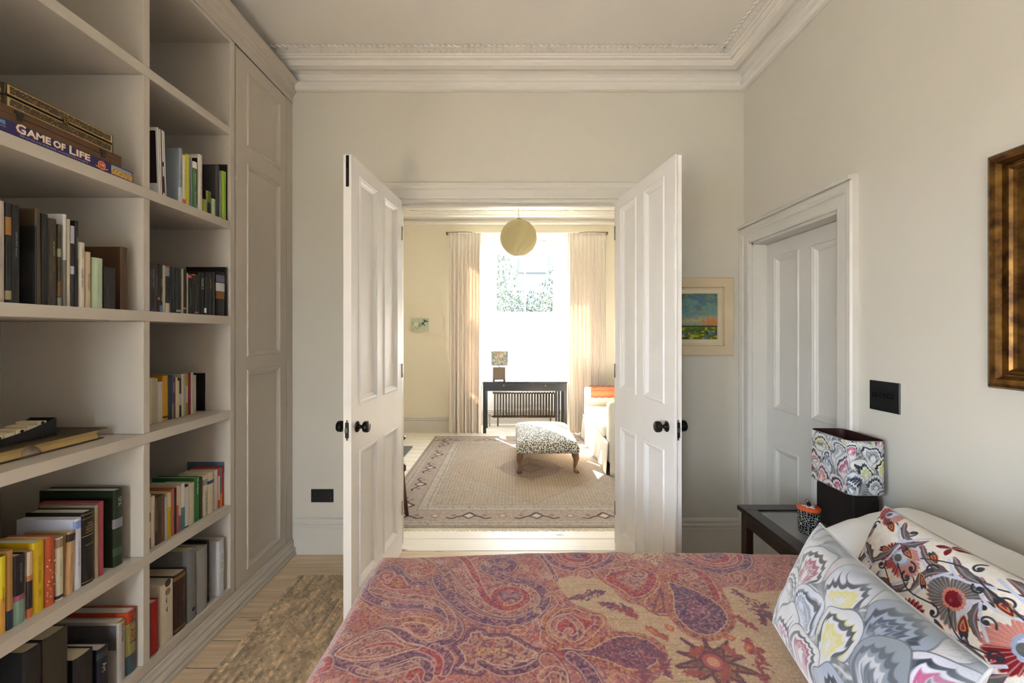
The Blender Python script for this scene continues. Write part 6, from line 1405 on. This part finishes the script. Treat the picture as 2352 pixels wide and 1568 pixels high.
L.new(vo.outputs['Distance'], cr.inputs[0]); L.new(cr.outputs[0], b.inputs['Base Color']); b.inputs['Roughness'].default_value = .85
fx0, fx1, fy0, fy1 = .045, .690, 4.36, 5.46
t = empty('footstool', ((fx0+fx1)/2, 4.9, 0), 'long upholstered footstool in leopard print with carved wooden claw legs', 'footstool')
nu = 60; s = np.linspace(-1, 1, nu); u, v = np.meshgrid(s, s, indexing='ij'); pw = 7
ed = ((1-np.abs(u)**pw)*(1-np.abs(v)**pw)); top_ = .262+.075*np.clip(ed, 0, 1)**.33+.035*(1-u*u)*(1-v*v)
hx, hy = (fx1-fx0)/2, (fy1-fy0)/2; ins_ = .0
P = np.stack([(fx0+fx1)/2+u*hx, (fy0+fy1)/2+v*hy, top_], -1); grid_mesh('seat_top', P, None, m, t)
q = MB(); rr2 = rrect(fx0, fx1, fy0, fy1, .012, 4); nn = len(rr2); vs = []
for (k_, z_) in ((.985, .215), (1.0, .225), (1.004, .245), (1.0, .266)): vs += [((fx0+fx1)/2+(x-(fx0+fx1)/2)*k_, (fy0+fy1)/2+(y-(fy0+fy1)/2)*k_, z_) for x, y in rr2]
q.add(vs, [(r_*nn+i, r_*nn+(i+1) % nn, (r_+1)*nn+(i+1) % nn, (r_+1)*nn+i) for r_ in range(3) for i in range(nn)]+[tuple(range(nn))[::-1]], True); q.build('seat_side', m, t)
lw = mat('carved_walnut', (124, 92, 66), .45, var=.2, scale=14)
for x, sx in ((fx0+.045, -1), (fx1-.045, 1)):
    for y, sy in ((fy0+.05, -1), (fy1-.05, 1)):
        q = MB(); q.tube([(x, y, .225), (x+sx*.006, y+sy*.006, .19), (x+sx*.014, y+sy*.014, .155), (x+sx*.008, y+sy*.008, .11), (x, y, .07), (x+sx*.002, y+sy*.002, .04), (x+sx*.014, y+sy*.014, .022), (x+sx*.020, y+sy*.020, .011)], [.036, .038, .032, .021, .016, .017, .026, .012], 12)
        for a_ in (-.7, 0, .7):
            dx_ = sx*.7; dy_ = sy*.7; cx_, sx_ = math.cos(a_), math.sin(a_); ex, ey = dx_*cx_-dy_*sx_, dx_*sx_+dy_*cx_
            q.tube([(x+sx*.008, y+sy*.008, .03), (x+sx*.01+ex*.022, y+sy*.01+ey*.022, .022), (x+sx*.01+ex*.036, y+sy*.01+ey*.036, .011)], [.011, .011, .006], 8)
        q.v = [(a1, b1, max(.0125, c1)) for a1, b1, c1 in q.v]
        q.build('leg', lw, t)
# sofa -----------------------------------------------------------------
slip = mat('cream_slipcover', (236, 228, 212), .9, var=.03, bump=.2, bscale=20)
SX, SY0, SY1 = .985, 4.34, 5.88
t = empty('sofa', (1.45, 5.1, 0), 'cream loose-covered sofa on the right of the far room', 'sofa')
def puff(name, x0, x1, y0, y1, z0, z1, r=.05, parent=None):
    o = MB().box(x0, x1, y0, y1, z0, z1).build(name, slip, parent or t); md = o.modifiers.new('b', 'BEVEL'); md.width = r; md.segments = 5
    for p in o.data.polygons: p.use_smooth = True
    return o
puff('seat_base', SX+.02, 1.93, SY0+.17, SY1-.13, .10, .33, .02)
puff('back_rest', 1.72, 1.98, SY0, SY1, .10, .84, .06)
puff('arm', SX-.0, 1.76, SY1-.13, SY1, .10, .712, .035); puff('arm', SX+.0, 1.76, SY0, SY0+.17, .10, .735, .045)
for k in range(2):
    a_ = SY0+.18+k*((SY1-.14-SY0-.18)/2); puff('seat_cushion', SX-.03, 1.74, a_, a_+(SY1-.14-SY0-.18)/2-.006, .33, .475, .055)
def skirt_(x0, y0, x1, y1, nm='skirt'):
    n_ = 60; s_ = np.linspace(0, 1, n_); h_ = np.linspace(0, 1, 10); Sg, Hg = np.meshgrid(s_, h_, indexing='ij'); dx_, dy_ = x1-x0, y1-y0; L_ = math.hypot(dx_, dy_); nx__, ny__ = -dy_/L_, dx_/L_
    o_ = (.012+.022*Hg+.010*Hg*np.sin(Sg*L_*22)); Z_ = .34-(.34-.012)*Hg
    o = grid_mesh(nm, np.stack([x0+dx_*Sg+nx__*o_, y0+dy_*Sg+ny__*o_, Z_], -1), None, slip, t); md = o.modifiers.new('s', 'SOLIDIFY'); md.thickness = .004
skirt_(SX, SY0, SX, SY1); skirt_(1.98, SY0, SX, SY0); skirt_(SX, SY1, 1.98, SY1)
# woven throw over the far arm
nx_, nz_ = 90, 60; Sg, Hg = np.meshgrid(np.linspace(0, 1, nx_), np.linspace(0, 1, nz_), indexing='ij')
prof_ = catmull([(SY1+.012, .60), (SY1+.012, .70), (SY1-.03, .722), (SY1-.10, .722), (SY1-.142, .70), (SY1-.145, .58)], 10); seg_ = np.hypot(*(prof_[1:]-prof_[:-1]).T); cu_ = np.concatenate([[0], np.cumsum(seg_)]); q_ = np.linspace(0, cu_[-1], nz_)
Yp_ = np.interp(q_, cu_, prof_[:, 0]); Zp_ = np.interp(q_, cu_, prof_[:, 1])
c = Canvas(Sg*.6, Hg, (170, 104, 72), .02); al = np.arange(len(c.U)); st_ = np.floor(c.V*26)
for k_, col in ((1, (150, 44, 40)), (4, (176, 120, 80)), (7, (150, 48, 48)), (10, (190, 160, 130)), (12, (116, 34, 40))): c.mix(al, ((st_+k_) % 13 == 0)*.9*(.5+.5*np.sign(np.sin(c.U*160+c.V*9))*.5+.25), col)
o = grid_mesh('throw_blanket', np.stack([SX+.075+Sg*.55, np.repeat(Yp_[None], nx_, 0), np.repeat(Zp_[None], nx_, 0)+.003*np.sin(Sg*40)], -1), np.clip(c.C, 0, 1), attr_mat('woven_throw', .9, .3, 200, .4))
md = o.modifiers.new('s', 'SOLIDIFY'); md.thickness = .004
tag(o, 'orange and red striped woven throw folded over sofa arm', 'throw')
# small unframed painting
t = empty('small_painting', (-1.33, YF, 1.56), 'tiny unframed green landscape painting on wall left of curtain', 'painting')
MB().cbox(-1.452, -1.208, YF-.020, YF, 1.470, 1.660, .001).build('canvas_board', cm((196, 200, 180)), t)
U, V = np.meshgrid(np.linspace(0, 1, 60), np.linspace(0, 1, 50), indexing='ij'); c = Canvas(U, V, (196, 206, 184), .03); al = np.arange(len(c.U)); nn_ = vnoise(c.U*9, c.V*9, 3)
c.mix(al, np.clip((nn_-.45)*4, 0, 1)*np.clip(1-np.hypot((c.U-.77)*3, (c.V-.66)*3.4), 0, 1)*3, (56, 84, 60)); c.mix(al, np.clip((nn_-.5)*4, 0, 1)*(c.U < .55)*(c.V < .8), (130, 150, 110)); c.mix(al, (c.V < .25)*.6, (206, 206, 176)); c.mix(al, np.clip(1-np.hypot((c.U-.25)*5, (c.V-.55)*3.5), 0, 1)*2, (226, 226, 210))
grid_mesh('painted_face', np.stack([-1.45+U*.24, np.full_like(U, YF-.0206), 1.472+V*.186], -1), np.clip(c.C, 0, 1), attr_mat('oil_paint', .4, .12, 60, .4), t)
# wooden armchair, mostly hidden behind the left door leaf
wc = mat('reddish_wood', (96, 56, 36), .35, var=.2, scale=10)
t = empty('armchair', (-1.15, 3.6, 0), 'reddish wooden armchair half hidden behind the left door leaf', 'armchair')
for y, sh_ in ((3.36, 0), (3.93, .165)):
    MB().tube([(-.90-sh_, y, .60), (-.875-sh_, y, .44), (-.845-sh_, y, .15), (-.822-sh_, y, .013)], [.018, .022, .020, .014], 10).build('leg', wc, t)
    MB().tube([(-1.40, y, .60), (-1.46, y, .30), (-1.53, y, .012)], [.016, .020, .014], 10).build('leg', wc, t)
    MB().cbox(-1.50, -.835-sh_, y-.024, y+.024, .605, .638, .010).build('armrest', wc, t)
    MB().cbox(-1.45, -.833-sh_, y-.018, y+.018, .36, .415, .006).build('side_rail', wc, t)
MB().cbox(-1.44, -1.02, 3.385, 3.905, .40, .50, .02).build('seat_cushion', mat('olive_cushion', (120, 116, 96), .9), t)
o = MB().cbox(-1.55, -1.43, 3.385, 3.905, .46, .95, .03).build('back_cushion', MATS['olive_cushion'], t)
st = struct(box_obj('hearth', (FXL, -1.27, 4.55, 5.15, .0, .02), mat('slate_hearth', (84, 84, 86), .5, var=.15), ch=.002)) if False else None
t = tag(MB().cbox(FXL+.02, -1.255, 4.95, 5.40, 0, .022, .003).build('hearth_slab', mat('slate_hearth', (96, 96, 98), .5, var=.15)), 'dark slate hearth slab on floor left of the oriental rug', 'hearth')
# ---------------------------------------------------------------- outside: house opposite and trees
t = empty('house', (4, 19, -.5), 'pale house across the garden seen through the upper window', 'house')
hw = mat('dark_brick_render', (66, 66, 72), .9, var=.08); 
MB().box(-3.5, 14, 18, 26, -.5, 6.2).build('wall', hw, t)
q = MB(); q.prism([(17.6, 6.2), (26.4, 6.2), (22, 9.2)], 'x', -3.9, 14.4); q.build('roof', mat('slate_roof', (62, 64, 70), .7, var=.15, scale=3), t)
for x in (-2.2, .4, 3.0, 5.6):
    for z in (1.0, 4.0):
        f = MB().box(x-.1, x+1.1, 17.93, 18.0, z, z+1.6).build('window', cm((120, 120, 120)), t); MB().box(x, x+1.0, 17.9, 17.93, z+.1, z+1.5).build('pane', cm((90, 100, 112)), f)
t = empty('house', (-7, 24, -.5), 'distant gabled house with slate roof at the left of the upper window', 'house')
MB().box(-12, -4.2, 24, 30, -.5, 7).build('wall', mat('dark_brick', (64, 54, 50), .9), t)
q = MB(); q.prism([(-12.4, 7), (-4.0, 7), (-8.2, 11)], 'y', 23.7, 30.3); q.build('roof', MATS['slate_roof'], t)
lfm = mat('leaves', (52, 58, 42), .8, var=.6, scale=3)
rt = random.Random(12)
def tree(x, y, h, r, label, n):
    t = empty('tree', (x, y, -.5), label, 'tree', 'trees in the garden beyond the bay window')
    q = MB(); q.tube([(x, y, -.5), (x+.1, y, h*.35), (x, y+.1, h*.6), (x-.1, y, h*.9)], [.12, .09, .06, .02], 8)
    for k in range(9):
        a_ = rt.uniform(0, 6.28); z_ = h*rt.uniform(.35, .75); q.tube([(x, y, z_), (x+math.cos(a_)*r*.4, y+math.sin(a_)*r*.4, z_+r*.3), (x+math.cos(a_)*r*.75, y+math.sin(a_)*r*.75, z_+r*.45)], [.035, .02, .008], 6)
    q.build('trunk', mat('bark', (50, 44, 38), .9, var=.3), t)
    q = MB()
    for k in range(n):
        d = Vector((rt.gauss(0, 1), rt.gauss(0, 1), rt.gauss(0, 1))).normalized()*rt.random()**.4; p = Vector((x+d.x*r, y+d.y*r, h*.62+d.z*h*.36)); u_ = Vector((rt.gauss(0, 1), rt.gauss(0, 1), rt.gauss(0, 1))).normalized()*.065; w_ = u_.orthogonal().normalized()*.03
        q.add([p-u_, p+w_, p+u_, p-w_], [(0, 1, 2, 3)])
    o = q.build('foliage', lfm, t, recalc=False); o['kind'] = 'stuff'
tree(-1.3, 11.5, 4.4, 1.5, 'leafy garden tree filling left half of the upper window', 5000)
tree(2.3, 12.5, 3.9, 1.6, 'leafy garden tree filling right half of the upper window', 5000)
tree(.6, 14.5, 3.0, 1.2, 'lower shrubby tree between the two garden trees', 2500)
